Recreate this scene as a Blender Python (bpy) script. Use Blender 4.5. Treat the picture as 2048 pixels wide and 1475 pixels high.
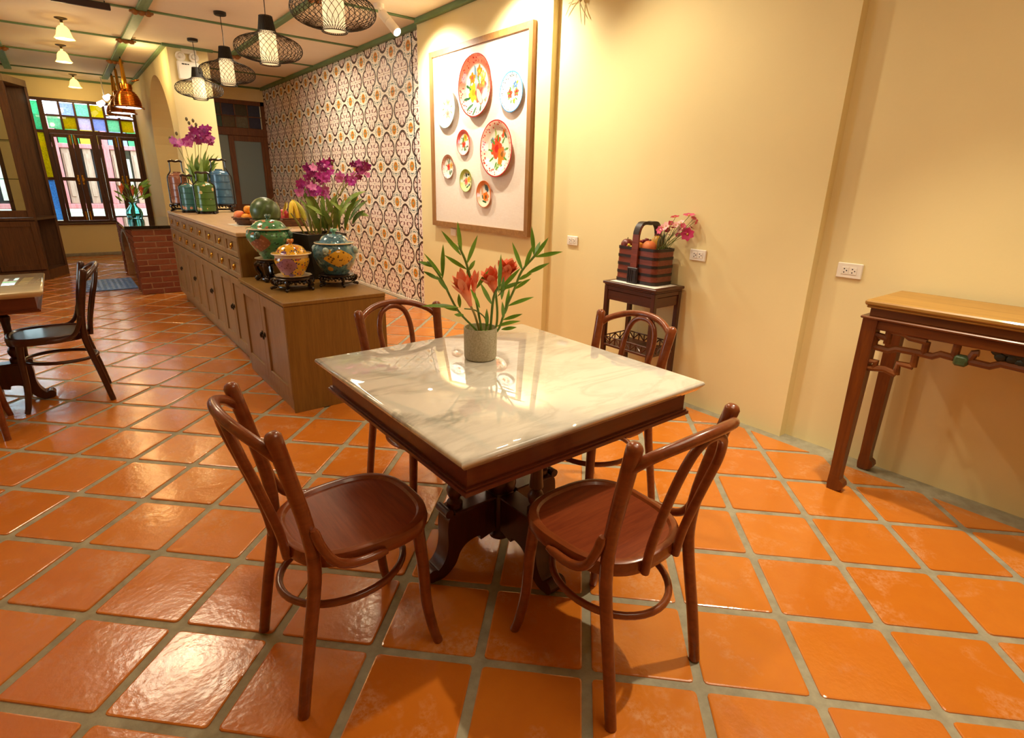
import bpy, math, random
from math import sin, cos, pi, radians, sqrt, atan2, hypot
from mathutils import Vector, Matrix
random.seed(7)
S = bpy.context.scene
COL = S.collection
for o in list(bpy.data.objects):
    bpy.data.objects.remove(o)

# ------------------------------------------------------------------ camera
FPX, YAW, PITCH, ROLL, CAMH = 1100.2, 0.67242, 0.32341, 0.022818, 1.40
_f = Vector((sin(YAW)*cos(PITCH), cos(YAW)*cos(PITCH), -sin(PITCH)))
_r = _f.cross(Vector((0, 0, 1))).normalized()
_u = _r.cross(_f)
CR = _r*cos(ROLL) + _u*sin(ROLL)
CU = -_r*sin(ROLL) + _u*cos(ROLL)
CF = _f
CP = Vector((0, 0, CAMH))
cam = bpy.data.cameras.new('camera')
cam.sensor_width = 36
cam.lens = FPX/2048*36
cam.clip_start = .05
co = bpy.data.objects.new('camera', cam)
COL.objects.link(co)
co.matrix_world = Matrix(((CR.x, CU.x, -CF.x, CP.x), (CR.y, CU.y, -CF.y, CP.y), (CR.z, CU.z, -CF.z, CP.z), (0, 0, 0, 1)))
S.camera = co

def pray(px, py):
    return CR*((px-1024)/FPX) - CU*((py-737.5)/FPX) + CF
def pz(px, py, z):
    r = pray(px, py); return CP + r*((z-CAMH)/r.z)
def px_(px, py, x):
    r = pray(px, py); return CP + r*(x/r.x)
def py_(px, py, y):
    r = pray(px, py); return CP + r*(y/r.y)
def pd(px, py, anchor, off=0.0):
    "point of the sight line on the upright plane through anchor that faces the camera (off = metres nearer)"
    n = Vector((anchor[0], anchor[1], 0)).normalized()
    r = pray(px, py)
    return CP + r*((n.dot(Vector((anchor[0], anchor[1], 0))) - off)/n.dot(r))

# ------------------------------------------------------------------ colour management, world
vs = S.view_settings
vs.view_transform = 'Standard'; vs.look = 'None'; vs.gamma = 1.0; vs.use_curve_mapping = False
vs.exposure = 0.2
S.display_settings.display_device = 'sRGB'
def lin(h):
    h = h.lstrip('#')
    out = []
    for i in (0, 2, 4):
        c = int(h[i:i+2], 16)/255
        out.append(c/12.92 if c <= .04045 else ((c+.055)/1.055)**2.4)
    return tuple(out)
W = bpy.data.worlds.new('world'); S.world = W; W.use_nodes = True
W.node_tree.nodes['Background'].inputs[0].default_value = (.82, .92, 1.0, 1)
W.node_tree.nodes['Background'].inputs[1].default_value = 7.0

WARM = (1.0, .86, .62)
def lamp(kind, name, loc, power, color=WARM, aim=None, size=.1, angle=60, blend=.6, size_y=None):
    l = bpy.data.lights.new(name, kind); l.energy = power; l.color = color
    o = bpy.data.objects.new(name, l); COL.objects.link(o); o.location = loc
    if kind == 'AREA':
        l.size = size
        if size_y: l.shape = 'RECTANGLE'; l.size_y = size_y
    elif kind == 'SPOT':
        l.spot_size = radians(angle); l.spot_blend = blend; l.shadow_soft_size = size
    else:
        l.shadow_soft_size = size
    if aim:
        o.rotation_euler = (Vector(aim)-Vector(loc)).to_track_quat('-Z', 'Y').to_euler()
    return o
ZC = 2.93
# track spots over the right wall, added warm area fill without fixtures over the room (behind / above the frame)
lamp('SPOT', 'spot_plates_left', (2.66, 5.09, 2.66), 105, (1, .90, .72), (3.1, 5.05, 2.15), .03, 135, .8)
lamp('SPOT', 'spot_plates_right', (2.62, 3.80, 2.80), 122, (1, .90, .70), (3.13, 3.78, 2.0), .03, 125, .8)
lamp('SPOT', 'spot_basket', (2.35, 2.80, 2.84), 62, WARM, (3.1, 2.0, .85), .04, 112, 1.0)
lamp('SPOT', 'spot_console', (2.45, .7, 2.85), 175, WARM, (2.05, .6, 0), .035, 84, .8)
lamp('SPOT', 'spot_table', (1.75, 2.3, 2.85), 60, WARM, (1.5, 1.9, 0), .05, 110, .7)
lamp('AREA', 'ceiling_fill_near', (1.3, .2, 2.85), 18, WARM, (1.3, .2, 0), 1.2)
lamp('AREA', 'ceiling_fill_mid', (.13, 4.98, 2.88), 20, WARM, (.13, 4.98, 0), .8)
lamp('AREA', 'ceiling_fill_right', (2.1, 7.6, 2.88), 34, WARM, (2.1, 7.6, 0), .8)

# ------------------------------------------------------------------ mesh helpers
class MB:
    def __init__(s):
        s.v = []; s.f = []; s.m = []; s.uv = []
    def add(s, vs, fs, M=None, mi=0, uv=None):
        n = len(s.v)
        s.v += [tuple(M @ Vector(p)) for p in vs] if M else [tuple(p) for p in vs]
        for k, f in enumerate(fs):
            s.f.append([i+n for i in f]); s.m.append(mi)
            s.uv.append([uv[i] for i in f] if uv else None)
        return s
    def box(s, x0, x1, y0, y1, z0, z1, b=0.0, M=None, mi=0):
        if x0 > x1: x0, x1 = x1, x0
        if y0 > y1: y0, y1 = y1, y0
        if z0 > z1: z0, z1 = z1, z0
        if b <= 0:
            vs = [(x, y, z) for z in (z0, z1) for y in (y0, y1) for x in (x0, x1)]
            fs = [(0, 2, 3, 1), (4, 5, 7, 6), (0, 1, 5, 4), (2, 6, 7, 3), (0, 4, 6, 2), (1, 3, 7, 5)]
            return s.add(vs, fs, M, mi)
        b = min(b, (x1-x0)*.45, (y1-y0)*.45, (z1-z0)*.45)
        vs = []; idx = {}
        for i in (0, 1):
            for j in (0, 1):
                for k in (0, 1):
                    c = ((x0, x1)[i], (y0, y1)[j], (z0, z1)[k]); d = (1-2*i, 1-2*j, 1-2*k)
                    for a in range(3):
                        p = [c[q] + (0 if q == a else d[q]*b) for q in range(3)]
                        idx[i, j, k, a] = len(vs); vs.append(p)
        fs = []
        g = lambda i, j, k, a: idx[i, j, k, a]
        for i in (0, 1):
            q = [g(i, 0, 0, 0), g(i, 1, 0, 0), g(i, 1, 1, 0), g(i, 0, 1, 0)]; fs.append(q if i else q[::-1])
            q = [g(0, i, 0, 1), g(1, i, 0, 1), g(1, i, 1, 1), g(0, i, 1, 1)]; fs.append(q[::-1] if i else q)
            q = [g(0, 0, i, 2), g(1, 0, i, 2), g(1, 1, i, 2), g(0, 1, i, 2)]; fs.append(q if i else q[::-1])
        for j in (0, 1):
            for k in (0, 1):
                q = [g(0, j, k, 1), g(1, j, k, 1), g(1, j, k, 2), g(0, j, k, 2)]; fs.append(q if (j ^ k) else q[::-1])
                q = [g(j, 0, k, 0), g(j, 1, k, 0), g(j, 1, k, 2), g(j, 0, k, 2)]; fs.append(q[::-1] if (j ^ k) else q)
                q = [g(j, k, 0, 0), g(j, k, 1, 0), g(j, k, 1, 1), g(j, k, 0, 1)]; fs.append(q if (j ^ k) else q[::-1])
        for i in (0, 1):
            for j in (0, 1):
                for k in (0, 1):
                    q = [g(i, j, k, 0), g(i, j, k, 1), g(i, j, k, 2)]; fs.append(q if (i+j+k) % 2 else q[::-1])
        return s.add(vs, fs, M, mi)
    def tube(s, path, r, seg=8, closed=False, mi=0, flat=1.0, caps=True, M=None):
        P = [Vector(p) for p in path]; n = len(P)
        R = r if isinstance(r, (list, tuple)) else [r]*n
        T = []
        for i in range(n):
            a = P[(i-1) % n] if (closed or i) else P[i]; b = P[(i+1) % n] if (closed or i < n-1) else P[i]
            T.append((b-a).normalized())
        up = Vector((0, 0, 1)) if abs(T[0].z) < .9 else Vector((1, 0, 0))
        N = (up - T[0]*up.dot(T[0])).normalized()
        vs = []
        for i in range(n):
            N = (N - T[i]*N.dot(T[i])).normalized(); B = T[i].cross(N)
            for k in range(seg):
                a = 2*pi*k/seg
                vs.append(P[i] + (N*cos(a)*flat + B*sin(a))*R[i])
        fs = []
        for i in range(n if closed else n-1):
            j = (i+1) % n
            for k in range(seg):
                l = (k+1) % seg
                fs.append((i*seg+k, i*seg+l, j*seg+l, j*seg+k))
        if not closed and caps:
            fs.append(tuple(range(seg))[::-1]); fs.append(tuple(range((n-1)*seg, n*seg)))
        return s.add(vs, fs, M, mi)
    def lathe(s, prof, seg=24, M=None, mi=0, rfun=None):
        vs = []; fs = []; n = len(prof)
        for i, (r, z) in enumerate(prof):
            for k in range(seg):
                a = 2*pi*k/seg; rr = max(r, 1e-5)*(rfun(a, i) if rfun else 1)
                vs.append((rr*cos(a), rr*sin(a), z))
        for i in range(n-1):
            for k in range(seg):
                l = (k+1) % seg
                fs.append((i*seg+k, i*seg+l, (i+1)*seg+l, (i+1)*seg+k))
        if prof[0][0] > 1e-4: fs.append(tuple(range(seg))[::-1])
        if prof[-1][0] > 1e-4: fs.append(tuple(range((n-1)*seg, n*seg)))
        return s.add(vs, fs, M, mi)
    def ball(s, c, r, sc=(1, 1, 1), seg=14, ring=9, M=None, mi=0):
        prof = [(sin(pi*i/ring)*1.0, -cos(pi*i/ring)) for i in range(ring+1)]
        T = Matrix.Translation(c) @ Matrix.Diagonal((r*sc[0], r*sc[1], r*sc[2], 1))
        return s.lathe(prof, seg, (M @ T) if M else T, mi)
    def prism(s, poly, d0, d1, M=None, mi=0):
        "poly in (x, y), extruded along z from d0 to d1"
        n = len(poly); A = 0
        for i in range(n):
            x0, y0 = poly[i]; x1, y1 = poly[(i+1) % n]; A += x0*y1-x1*y0
        if A < 0: poly = poly[::-1]
        vs = [(x, y, d0) for x, y in poly] + [(x, y, d1) for x, y in poly]
        fs = [tuple(range(n))[::-1], tuple(range(n, 2*n))] + [(i, (i+1) % n, n+(i+1) % n, n+i) for i in range(n)]
        return s.add(vs, fs, M, mi)
    def leaf(s, base, tip, w, nrm, sag=0.0, seg=6, fold=.18, mi=0, pw=.8):
        b = Vector(base); t = Vector(tip); d = t-b; L = d.length; d.normalize()
        nrm = Vector(nrm); nrm = (nrm - d*nrm.dot(d)).normalized(); sd = d.cross(nrm)
        vs = []; fs = []
        for i in range(seg+1):
            q = i/seg; ww = w*.5*(max(0, sin(pi*min(1, q*.97+.03)))**pw)*(1 if q < .5 else (1-((q-.5)/.5)**2*.35))
            c = b + d*(L*q) + nrm*(sag*4*q*(1-q))
            vs += [c - sd*ww + nrm*ww*fold, c, c + sd*ww + nrm*ww*fold]
        for i in range(seg):
            a = 3*i
            fs += [(a, a+1, a+4, a+3), (a+1, a+2, a+5, a+4)]
        return s.add(vs, fs, None, mi)

def obj(name, mb, mats, parent=None, loc=None, smooth=38, rot=None):
    me = bpy.data.meshes.new(name)
    me.from_pydata(mb.v, [], mb.f)
    if not isinstance(mats, (list, tuple)): mats = [mats]
    for m in mats: me.materials.append(m)
    if len(mats) > 1: me.polygons.foreach_set('material_index', mb.m)
    if any(u for u in mb.uv):
        ul = me.uv_layers.new(name='UVMap'); k = 0
        flat = []
        for f, u in zip(mb.f, mb.uv):
            for i in range(len(f)): flat += list(u[i]) if u else [0, 0]
        ul.data.foreach_set('uv', flat)
    if smooth:
        me.polygons.foreach_set('use_smooth', [True]*len(me.polygons))
        me.set_sharp_from_angle(angle=radians(smooth))
    me.update()
    o = bpy.data.objects.new(name, me); COL.objects.link(o)
    if parent: o.parent = parent
    if loc is not None: o.location = loc
    if rot is not None: o.rotation_euler = rot
    return o
def thing(name, label, cat, loc=(0, 0, 0), rz=0, group=None):
    o = bpy.data.objects.new(name, None); COL.objects.link(o); o.empty_display_size = .05
    o.location = loc; o.rotation_euler = (0, 0, rz)
    o['label'] = label; o['category'] = cat
    if group: o['group'] = group
    return o
def tag(o, label, cat, group=None):
    o['label'] = label; o['category'] = cat
    if group: o['group'] = group
    return o
def struct(name, mb, m, parent=None, label=None, smooth=30):
    o = obj(name, mb, m, parent, smooth=smooth)
    if not parent: o['kind'] = 'structure'
    if label: o['label'] = label
    return o
def sroot(name, loc=(0, 0, 0), label=None):
    o = bpy.data.objects.new(name, None); COL.objects.link(o); o.location = loc; o['kind'] = 'structure'; o.empty_display_size = .05
    if label: o['label'] = label
    return o
def dup(root, loc, rz=0, label=None, group=None):
    r = root.copy(); COL.objects.link(r); r.location = loc; r.rotation_euler = (0, 0, rz)
    if label: r['label'] = label
    if group: r['group'] = group
    for ch in list(root.children):
        c = ch.copy(); COL.objects.link(c); c.parent = r
        for g in list(ch.children):
            d = g.copy(); COL.objects.link(d); d.parent = c
    return r
def again(o, parent, loc=None, rot=None, name=None):
    c = o.copy(); COL.objects.link(c); c.parent = parent
    if loc is not None: c.location = loc
    if rot is not None: c.rotation_euler = rot
    if name: c.name = name
    return c
def smoothpath(pts, n=4, closed=False):
    "Catmull-Rom through the points"
    P = [Vector(p) for p in pts]; out = []; N = len(P)
    for i in range(N if closed else N-1):
        p0 = P[(i-1) % N] if (closed or i) else P[i]*2-P[i+1]
        p1 = P[i]; p2 = P[(i+1) % N]
        p3 = P[(i+2) % N] if (closed or i < N-2) else p2*2-p1
        for k in range(n):
            t = k/n
            out.append(.5*((2*p1) + (p2-p0)*t + (2*p0-5*p1+4*p2-p3)*t*t + (3*p1-p0-3*p2+p3)*t**3))
    if not closed: out.append(P[-1])
    return out
def rotm(axis, deg): return Matrix.Rotation(radians(deg), 4, axis)
def tr(x, y, z): return Matrix.Translation((x, y, z))

# ------------------------------------------------------------------ materials
class G:
    "small node-graph helper"
    def __init__(s, m): s.m = m; s.t = m.node_tree; s.n = s.t.nodes; s.l = s.t.links
    def node(s, typ, **k):
        n = s.n.new(typ)
        for a, b in k.items(): setattr(n, a, b)
        return n
    def link(s, a, b): s.l.new(a, b)
    def val(s, sock, v):
        if hasattr(v, 'is_output'): s.link(v, sock)
        else: sock.default_value = v
    def math(s, op, a, b=None, c=None, clamp=False):
        n = s.node('ShaderNodeMath', operation=op, use_clamp=clamp); s.val(n.inputs[0], a)
        if b is not None: s.val(n.inputs[1], b)
        if c is not None: s.val(n.inputs[2], c)
        return n.outputs[0]
    def vmath(s, op, a, b=None):
        n = s.node('ShaderNodeVectorMath', operation=op); s.val(n.inputs[0], a)
        if b is not None: s.val(n.inputs[1], b)
        return n.outputs['Value'] if op in ('LENGTH', 'DISTANCE', 'DOT_PRODUCT') else n.outputs[0]
    def mix(s, f, a, b, blend='MIX'):
        n = s.node('ShaderNodeMix', data_type='RGBA', blend_type=blend)
        s.val(n.inputs[0], f)
        for i, c in ((6, a), (7, b)):
            if hasattr(c, 'is_output'): s.link(c, n.inputs[i])
            else: n.inputs[i].default_value = (*c[:3], 1)
        return n.outputs[2]
    def ramp(s, f, stops, interp='LINEAR'):
        n = s.node('ShaderNodeValToRGB'); s.link(f, n.inputs[0]); e = n.color_ramp.elements
        n.color_ramp.interpolation = interp
        while len(e) < len(stops): e.new(.5)
        for k, (p, c) in enumerate(stops):
            e[k].position = p; e[k].color = (*c, 1) if len(c) == 3 else c
        return n.outputs[0]
    def noise(s, vec, scale, detail=3, rough=.5, dist=0):
        n = s.node('ShaderNodeTexNoise'); n.inputs['Scale'].default_value = scale; n.inputs['Detail'].default_value = detail
        n.inputs['Roughness'].default_value = rough; n.inputs['Distortion'].default_value = dist
        if vec: s.link(vec, n.inputs['Vector'])
        return n.outputs[0]
    def coord(s, which='Object'): return s.node('ShaderNodeTexCoord').outputs[which]
    def mapping(s, vec, loc=(0, 0, 0), rot=(0, 0, 0), sc=(1, 1, 1), typ='POINT'):
        n = s.node('ShaderNodeMapping', vector_type=typ); s.link(vec, n.inputs[0])
        n.inputs[1].default_value = loc; n.inputs[2].default_value = rot; n.inputs[3].default_value = sc
        return n.outputs[0]
    def blob(s, vec, cx, cy, a, b, rot=0):
        "1 inside the ellipse"
        q = s.mapping(vec, (cx, cy, 0), (0, 0, radians(rot)), (a, b, 1), 'TEXTURE')
        return s.math('LESS_THAN', s.vmath('LENGTH', q), 1.0)
    def bump(s, h, strength=.3, dist=.01):
        n = s.node('ShaderNodeBump'); n.inputs['Strength'].default_value = strength; n.inputs['Distance'].default_value = dist
        s.link(h, n.inputs['Height']); s.link(n.outputs[0], s.p.inputs['Normal'])
def newmat(name, color=(.8, .8, .8), rough=.5, metal=0.0, coat=0.0, spec=.5, trans=0.0, emit=None, es=0.0, ior=None):
    m = bpy.data.materials.new(name); m.use_nodes = True
    g = G(m); p = m.node_tree.nodes['Principled BSDF']; g.p = p
    p.inputs['Base Color'].default_value = (*color, 1); p.inputs['Roughness'].default_value = rough
    p.inputs['Metallic'].default_value = metal; p.inputs['Coat Weight'].default_value = coat
    p.inputs['Coat Roughness'].default_value = .08
    p.inputs['Specular IOR Level'].default_value = spec
    p.inputs['Transmission Weight'].default_value = trans
    if ior: p.inputs['IOR'].default_value = ior
    if emit: p.inputs['Emission Color'].default_value = (*emit, 1); p.inputs['Emission Strength'].default_value = es
    return m, g
def plain(name, hexc, rough=.5, var=.12, scale=12, **k):
    m, g = newmat(name, lin(hexc), rough, **k)
    if var:
        c = lin(hexc); nz = g.noise(g.coord(), scale, 4)
        a = tuple(max(0, x*(1-var)) for x in c); b = tuple(min(1, x*(1+var)) for x in c)
        g.link(g.ramp(nz, [(.3, a), (.7, b)]), g.p.inputs['Base Color'])
    return m
def wood(name, c1, c2, rough=.35, axis='x', scale=6, stretch=14, coat=0.0, bump=.05, spec=.5):
    m, g = newmat(name, lin(c1), rough, coat=coat, spec=spec)
    sc = {'x': (1, stretch, stretch), 'y': (stretch, 1, stretch), 'z': (stretch, stretch, 1)}[axis]
    v = g.mapping(g.coord(), sc=sc)
    n1 = g.noise(v, scale*.5, 5, .6, 1.2); n2 = g.noise(v, scale*2.3, 3, .6)
    h = g.math('ADD', g.math('MULTIPLY', n1, .7), g.math('MULTIPLY', n2, .3))
    g.link(g.ramp(h, [(.36, lin(c1)), (.64, lin(c2))]), g.p.inputs['Base Color'])
    if bump: g.bump(h, bump, .004)
    return m
def paint(name, base, spots, rough=.25, wob=.02, wscale=9, coat=.3, coordn='Object', extra=None):
    "enamel with painted ellipses (cx, cy, a, b, rot, hex) in the object's xy"
    m, g = newmat(name, lin(base), rough, coat=coat)
    vec = g.coord(coordn)
    nz = g.node('ShaderNodeTexNoise'); nz.inputs['Scale'].default_value = wscale; g.link(vec, nz.inputs['Vector'])
    off = g.vmath('MULTIPLY', g.vmath('SUBTRACT', nz.outputs['Color'], (.5, .5, .5)), (wob, wob, 0))
    v = g.vmath('ADD', vec, off)
    v = g.vmath('MULTIPLY', v, (1, 1, 0))
    c = lin(base)
    if extra: c = extra(g, v, c)
    for cx, cy, a, b, rot, hx in spots:
        c = g.mix(g.blob(v, cx, cy, a, b, rot), c, lin(hx))
    if hasattr(c, 'is_output'): g.link(c, g.p.inputs['Base Color'])
    return m
def wallmat(name, hexc):
    m, g = newmat(name, lin(hexc), .72, spec=.25)
    pos = g.node('ShaderNodeNewGeometry').outputs['Position']
    n1 = g.noise(pos, 1.3, 4); c = lin(hexc)
    g.link(g.ramp(n1, [(.3, tuple(x*.95 for x in c)), (.7, tuple(min(1, x*1.03) for x in c))]), g.p.inputs['Base Color'])
    g.bump(g.noise(pos, 55, 3), .06, .01)
    return m
M_wall = wallmat('plaster_cream', '#F0DFA8')
M_ceil = wallmat('ceiling_board', '#F0E4CE')
M_grey = plain('cement_grey', '#A79F8E', .8, .15, 20)
M_green = wood('green_batten_paint', '#5E7D55', '#6F8E62', .55, 'y', 5, 8)
M_greenx = wood('green_batten_paint_cross', '#587850', '#6B8A5E', .55, 'x', 5, 8)
M_dwood = wood('window_wood', '#3F2010', '#5E331A', .4, 'z', 6, 10)
M_dwoodx = wood('window_wood_rail', '#3F2010', '#5E331A', .4, 'x', 6, 10)
M_door = wood('door_wood', '#5A3012', '#7C4A20', .45, 'z', 6, 12)
M_brass = plain('brass', '#C79A3E', .25, .1, 40, metal=1.0)
M_white = plain('white_plastic', '#EFE8DA', .4, .02)
M_black = plain('black_metal', '#15110E', .4, 0)
M_dark = plain('dark_slot', '#1B1815', .8, 0)

# floor grout and tile
m, g = newmat('grout_cement', lin('#8F8871'), .75, spec=.3)
pos = g.node('ShaderNodeNewGeometry').outputs['Position']
n1 = g.noise(pos, 16, 5, .65); n2 = g.noise(pos, 3.1, 3)
g.link(g.mix(g.math('MULTIPLY', n2, .5), g.ramp(n1, [(.25, lin('#857E69')), (.7, lin('#B3AC92'))]), lin('#97927F')), g.p.inputs['Base Color'])
g.bump(g.noise(pos, 60, 3), .3, .004)
M_grout = m
m, g = newmat('terracotta_tile', lin('#C9671B'), .3, coat=.6, spec=.6)
pos = g.node('ShaderNodeNewGeometry').outputs['Position']
rnd = g.math('FRACT', g.math('ADD', g.node('ShaderNodeObjectInfo').outputs['Random'], g.node('ShaderNodeNewGeometry').outputs['Random Per Island']))
off = g.node('ShaderNodeCombineXYZ'); g.link(g.math('MULTIPLY', rnd, 37), off.inputs[2])
pv = g.vmath('ADD', pos, off.outputs[0])
base = g.ramp(rnd, [(0, lin('#D27B22')), (.5, lin('#DA842B')), (1, lin('#CC731E'))])
base = g.mix(g.math('MULTIPLY', g.noise(pv, 14, 4), .45), base, lin('#C2641A'))
chalk = g.math('MULTIPLY', g.ramp(g.noise(pv, 5.5, 3, .55, .6), [(.52, (0, 0, 0)), (.70, (1, 1, 1))]), g.ramp(g.noise(pv, 60, 4, .7), [(.40, (0, 0, 0)), (.62, (1, 1, 1))]))
base = g.mix(g.math('MULTIPLY', chalk, .6), base, lin('#E3AE80'))
g.link(base, g.p.inputs['Base Color'])
g.link(g.ramp(g.noise(pv, 7, 3), [(.3, (.14,)*3), (.7, (.28,)*3)]), g.p.inputs['Roughness'])
g.p.inputs['Coat Roughness'].default_value = .14
h = g.math('ADD', g.math('MULTIPLY', g.noise(pv, 60, 3, .5), .35), g.noise(pv, 9, 2))
g.bump(h, .17, .012); g.link(g.p.inputs['Normal'].links[0].from_socket, g.p.inputs['Coat Normal'])
M_tile = m

# patterned wall tile: one quarter of the medallion, mirrored by its UVs
m, g = newmat('patterned_tile', lin('#F2DFC8'), .45, spec=.4)
uv3 = g.coord('UV')
uvv = g.vmath('MULTIPLY', uv3, (1, 1, 0))
d1 = g.vmath('LENGTH', g.vmath('SUBTRACT', uvv, (.43, 0, 0))); d2 = g.vmath('LENGTH', g.vmath('SUBTRACT', uvv, (0, .43, 0)))
dq = g.math('MINIMUM', d1, d2)
inside = g.math('LESS_THAN', dq, .47)
c = g.mix(inside, lin('#FAF1E0'), lin('#FAEADD'))
RED, TEAL = '#76302A', '#23605F'
for cx, cy, a, b, r, hx in [
    (.20, .22, .055, .14, -38, RED), (.13, .20, .03, .10, 10, RED), (.22, .12, .10, .03, 10, RED),
    (.60, .13, .13, .045, 20, RED), (.70, .20, .05, .085, -20, RED), (.42, .10, .07, .025, 30, RED),
    (.13, .62, .045, .13, -20, RED), (.20, .72, .085, .05, 25, RED), (.10, .44, .025, .07, -25, RED),
    (.40, .33, .09, .02, 50, RED), (.33, .40, .09, .02, 40, RED), (.78, .10, .03, .06, 0, RED), (.10, .80, .06, .03, 0, RED)]:
    c = g.mix(g.blob(uvv, cx, cy, a*.84, b*.84, r), c, lin(hx))
for cx, cy, a, b, r in [(.62, .62, .075, .03, 45), (.70, .56, .03, .06, 0), (.56, .70, .06, .03, 0), (.96, .60, .06, .035, 0), (.60, .96, .035, .06, 0),
                        (.84, .62, .03, .05, -30), (.62, .84, .05, .03, 30), (.93, .48, .035, .025, 0), (.48, .93, .025, .035, 0), (.88, .52, .03, .014, 40), (.52, .88, .014, .03, 40)]:
    c = g.mix(g.blob(uvv, cx, cy, a, b, r), c, lin(TEAL))
df = g.vmath('LENGTH', g.vmath('SUBTRACT', uvv, (1, 1, 0)))
ang = g.math('ABSOLUTE', g.math('MULTIPLY', g.math('SUBTRACT', uvv and df, df), 1))
c = g.mix(g.blob(uvv, 1, .88, .14, .14), c, lin('#E39A2B')); c = g.mix(g.blob(uvv, .88, 1, .14, .14), c, lin('#E39A2B'))
c = g.mix(g.blob(uvv, .91, .91, .13, .13), c, lin('#E39A2B'))
c = g.mix(g.math('LESS_THAN', g.math('ABSOLUTE', g.math('SUBTRACT', df, .16)), .014), c, lin('#A6641C'))
c = g.mix(g.blob(uvv, 1, .84, .03, .04), c, lin('#A65A1C')); c = g.mix(g.blob(uvv, .84, 1, .04, .03), c, lin('#A65A1C'))
c = g.mix(g.blob(uvv, 1, 1, .07, .07), c, lin('#6FA394'))
band = g.math('LESS_THAN', g.math('ABSOLUTE', g.math('SUBTRACT', dq, .462)), .062)
c = g.mix(band, c, lin('#4C342A'))
g.link(c, g.p.inputs['Base Color'])
M_ptile = m

# glass
def glassmat(name, hexc, k=1.0, rough=.02, tl=0.0):
    m = bpy.data.materials.new(name); m.use_nodes = True; g = G(m); nt = m.node_tree
    out = nt.nodes['Material Output']; nt.nodes.remove(nt.nodes['Principled BSDF'])
    c = tuple(x*k for x in lin(hexc))
    t = g.node('ShaderNodeBsdfTransparent'); t.inputs[0].default_value = (*c, 1)
    gl = g.node('ShaderNodeBsdfGlossy'); gl.inputs['Roughness'].default_value = rough
    fr = g.node('ShaderNodeFresnel'); fr.inputs[0].default_value = 1.45
    if tl:
        tr_ = g.node('ShaderNodeBsdfTranslucent'); tr_.inputs[0].default_value = (*c, 1)
        nz = g.noise(g.coord(), 45, 2)
        mx = g.node('ShaderNodeMixShader'); g.link(g.ramp(nz, [(.3, (tl-.15,)*3), (.7, (min(1, tl+.15),)*3)]), mx.inputs[0]); g.link(t.outputs[0], mx.inputs[1]); g.link(tr_.outputs[0], mx.inputs[2])
        t = mx
    mx = g.node('ShaderNodeMixShader'); g.link(fr.outputs[0], mx.inputs[0]); g.link(t.outputs[0], mx.inputs[1]); g.link(gl.outputs[0], mx.inputs[2])
    g.link(mx.outputs[0], out.inputs[0])
    return m
M_clear = glassmat('clear_glass', '#F4FAFA')
GL = {k: glassmat(n, h, tl=.5, k=.8) for k, n, h in (('g', 'green_glass', '#84DCB0'), ('y', 'yellow_glass', '#D2C22C'), ('b', 'blue_glass', '#86BCEC'),
      ('w', 'pearl_glass', '#EEEAFC'), ('p', 'pale_blue_glass', '#C0CEF8'), ('c', 'pale_green_glass', '#B0EECC'))}

# ================================================================== STRUCTURE
YB = 12.8      # back wall with the windows
YD = 11.35     # wall with the dark door
def proj_in(x, y, z, mx=60):
    d = Vector((x, y, z))-CP; w = d.dot(CF)
    if w < .1: return None
    u = 1024+FPX*d.dot(CR)/w; v = 737.5-FPX*d.dot(CU)/w
    return (u, v, w) if -mx < u < 2048+mx and -mx < v < 1475+mx else None

floor = struct('floor', MB().box(-3.3, 3.3, -2.3, 13.0, -.12, -.005), M_grout, smooth=0)
PT, A0, B0 = .334, -.0265, -.1012
def clip(poly, f):
    out = []
    for i in range(len(poly)):
        a, b = poly[i], poly[(i+1) % len(poly)]; fa, fb = f(a), f(b)
        if fa <= 0: out.append(a)
        if (fa < 0) != (fb < 0) and abs(fa-fb) > 1e-9:
            t = fa/(fa-fb); out.append((a[0]+(b[0]-a[0])*t, a[1]+(b[1]-a[1])*t))
    return out
def tile_geo(poly, mb, top=0.0):
    n = len(poly); cx = sum(p[0] for p in poly)/n; cy = sum(p[1] for p in poly)/n
    def ins(k): return [(cx+(x-cx)*k, cy+(y-cy)*k) for x, y in poly]
    r = [(*p, -.007) for p in poly] + [(*p, top-.0014) for p in ins(.992)] + [(*p, top) for p in ins(.965)]
    fs = [tuple(range(2*n, 3*n))]
    for L in (0, 1):
        for i in range(n):
            j = (i+1) % n; fs.append((L*n+i, L*n+j, (L+1)*n+j, (L+1)*n+i))
    mb.add(r, fs)
hs = PT/2-.0145
sq = []
for sx, sy in ((1, 1), (-1, 1), (-1, -1), (1, -1)):
    e = .012
    pts = [(sx*hs, sy*(hs-e)), (sx*(hs-e*.3), sy*(hs-e*.3)), (sx*(hs-e), sy*hs)]
    sq += pts if sx*sy > 0 else pts[::-1]
q45 = lambda a, b: ((a-b)/sqrt(2), (a+b)/sqrt(2))
sq = [q45(*p) for p in sq]
fullmb = MB(); tile_geo(sq, fullmb); tile_me = None
cands = []
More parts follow.
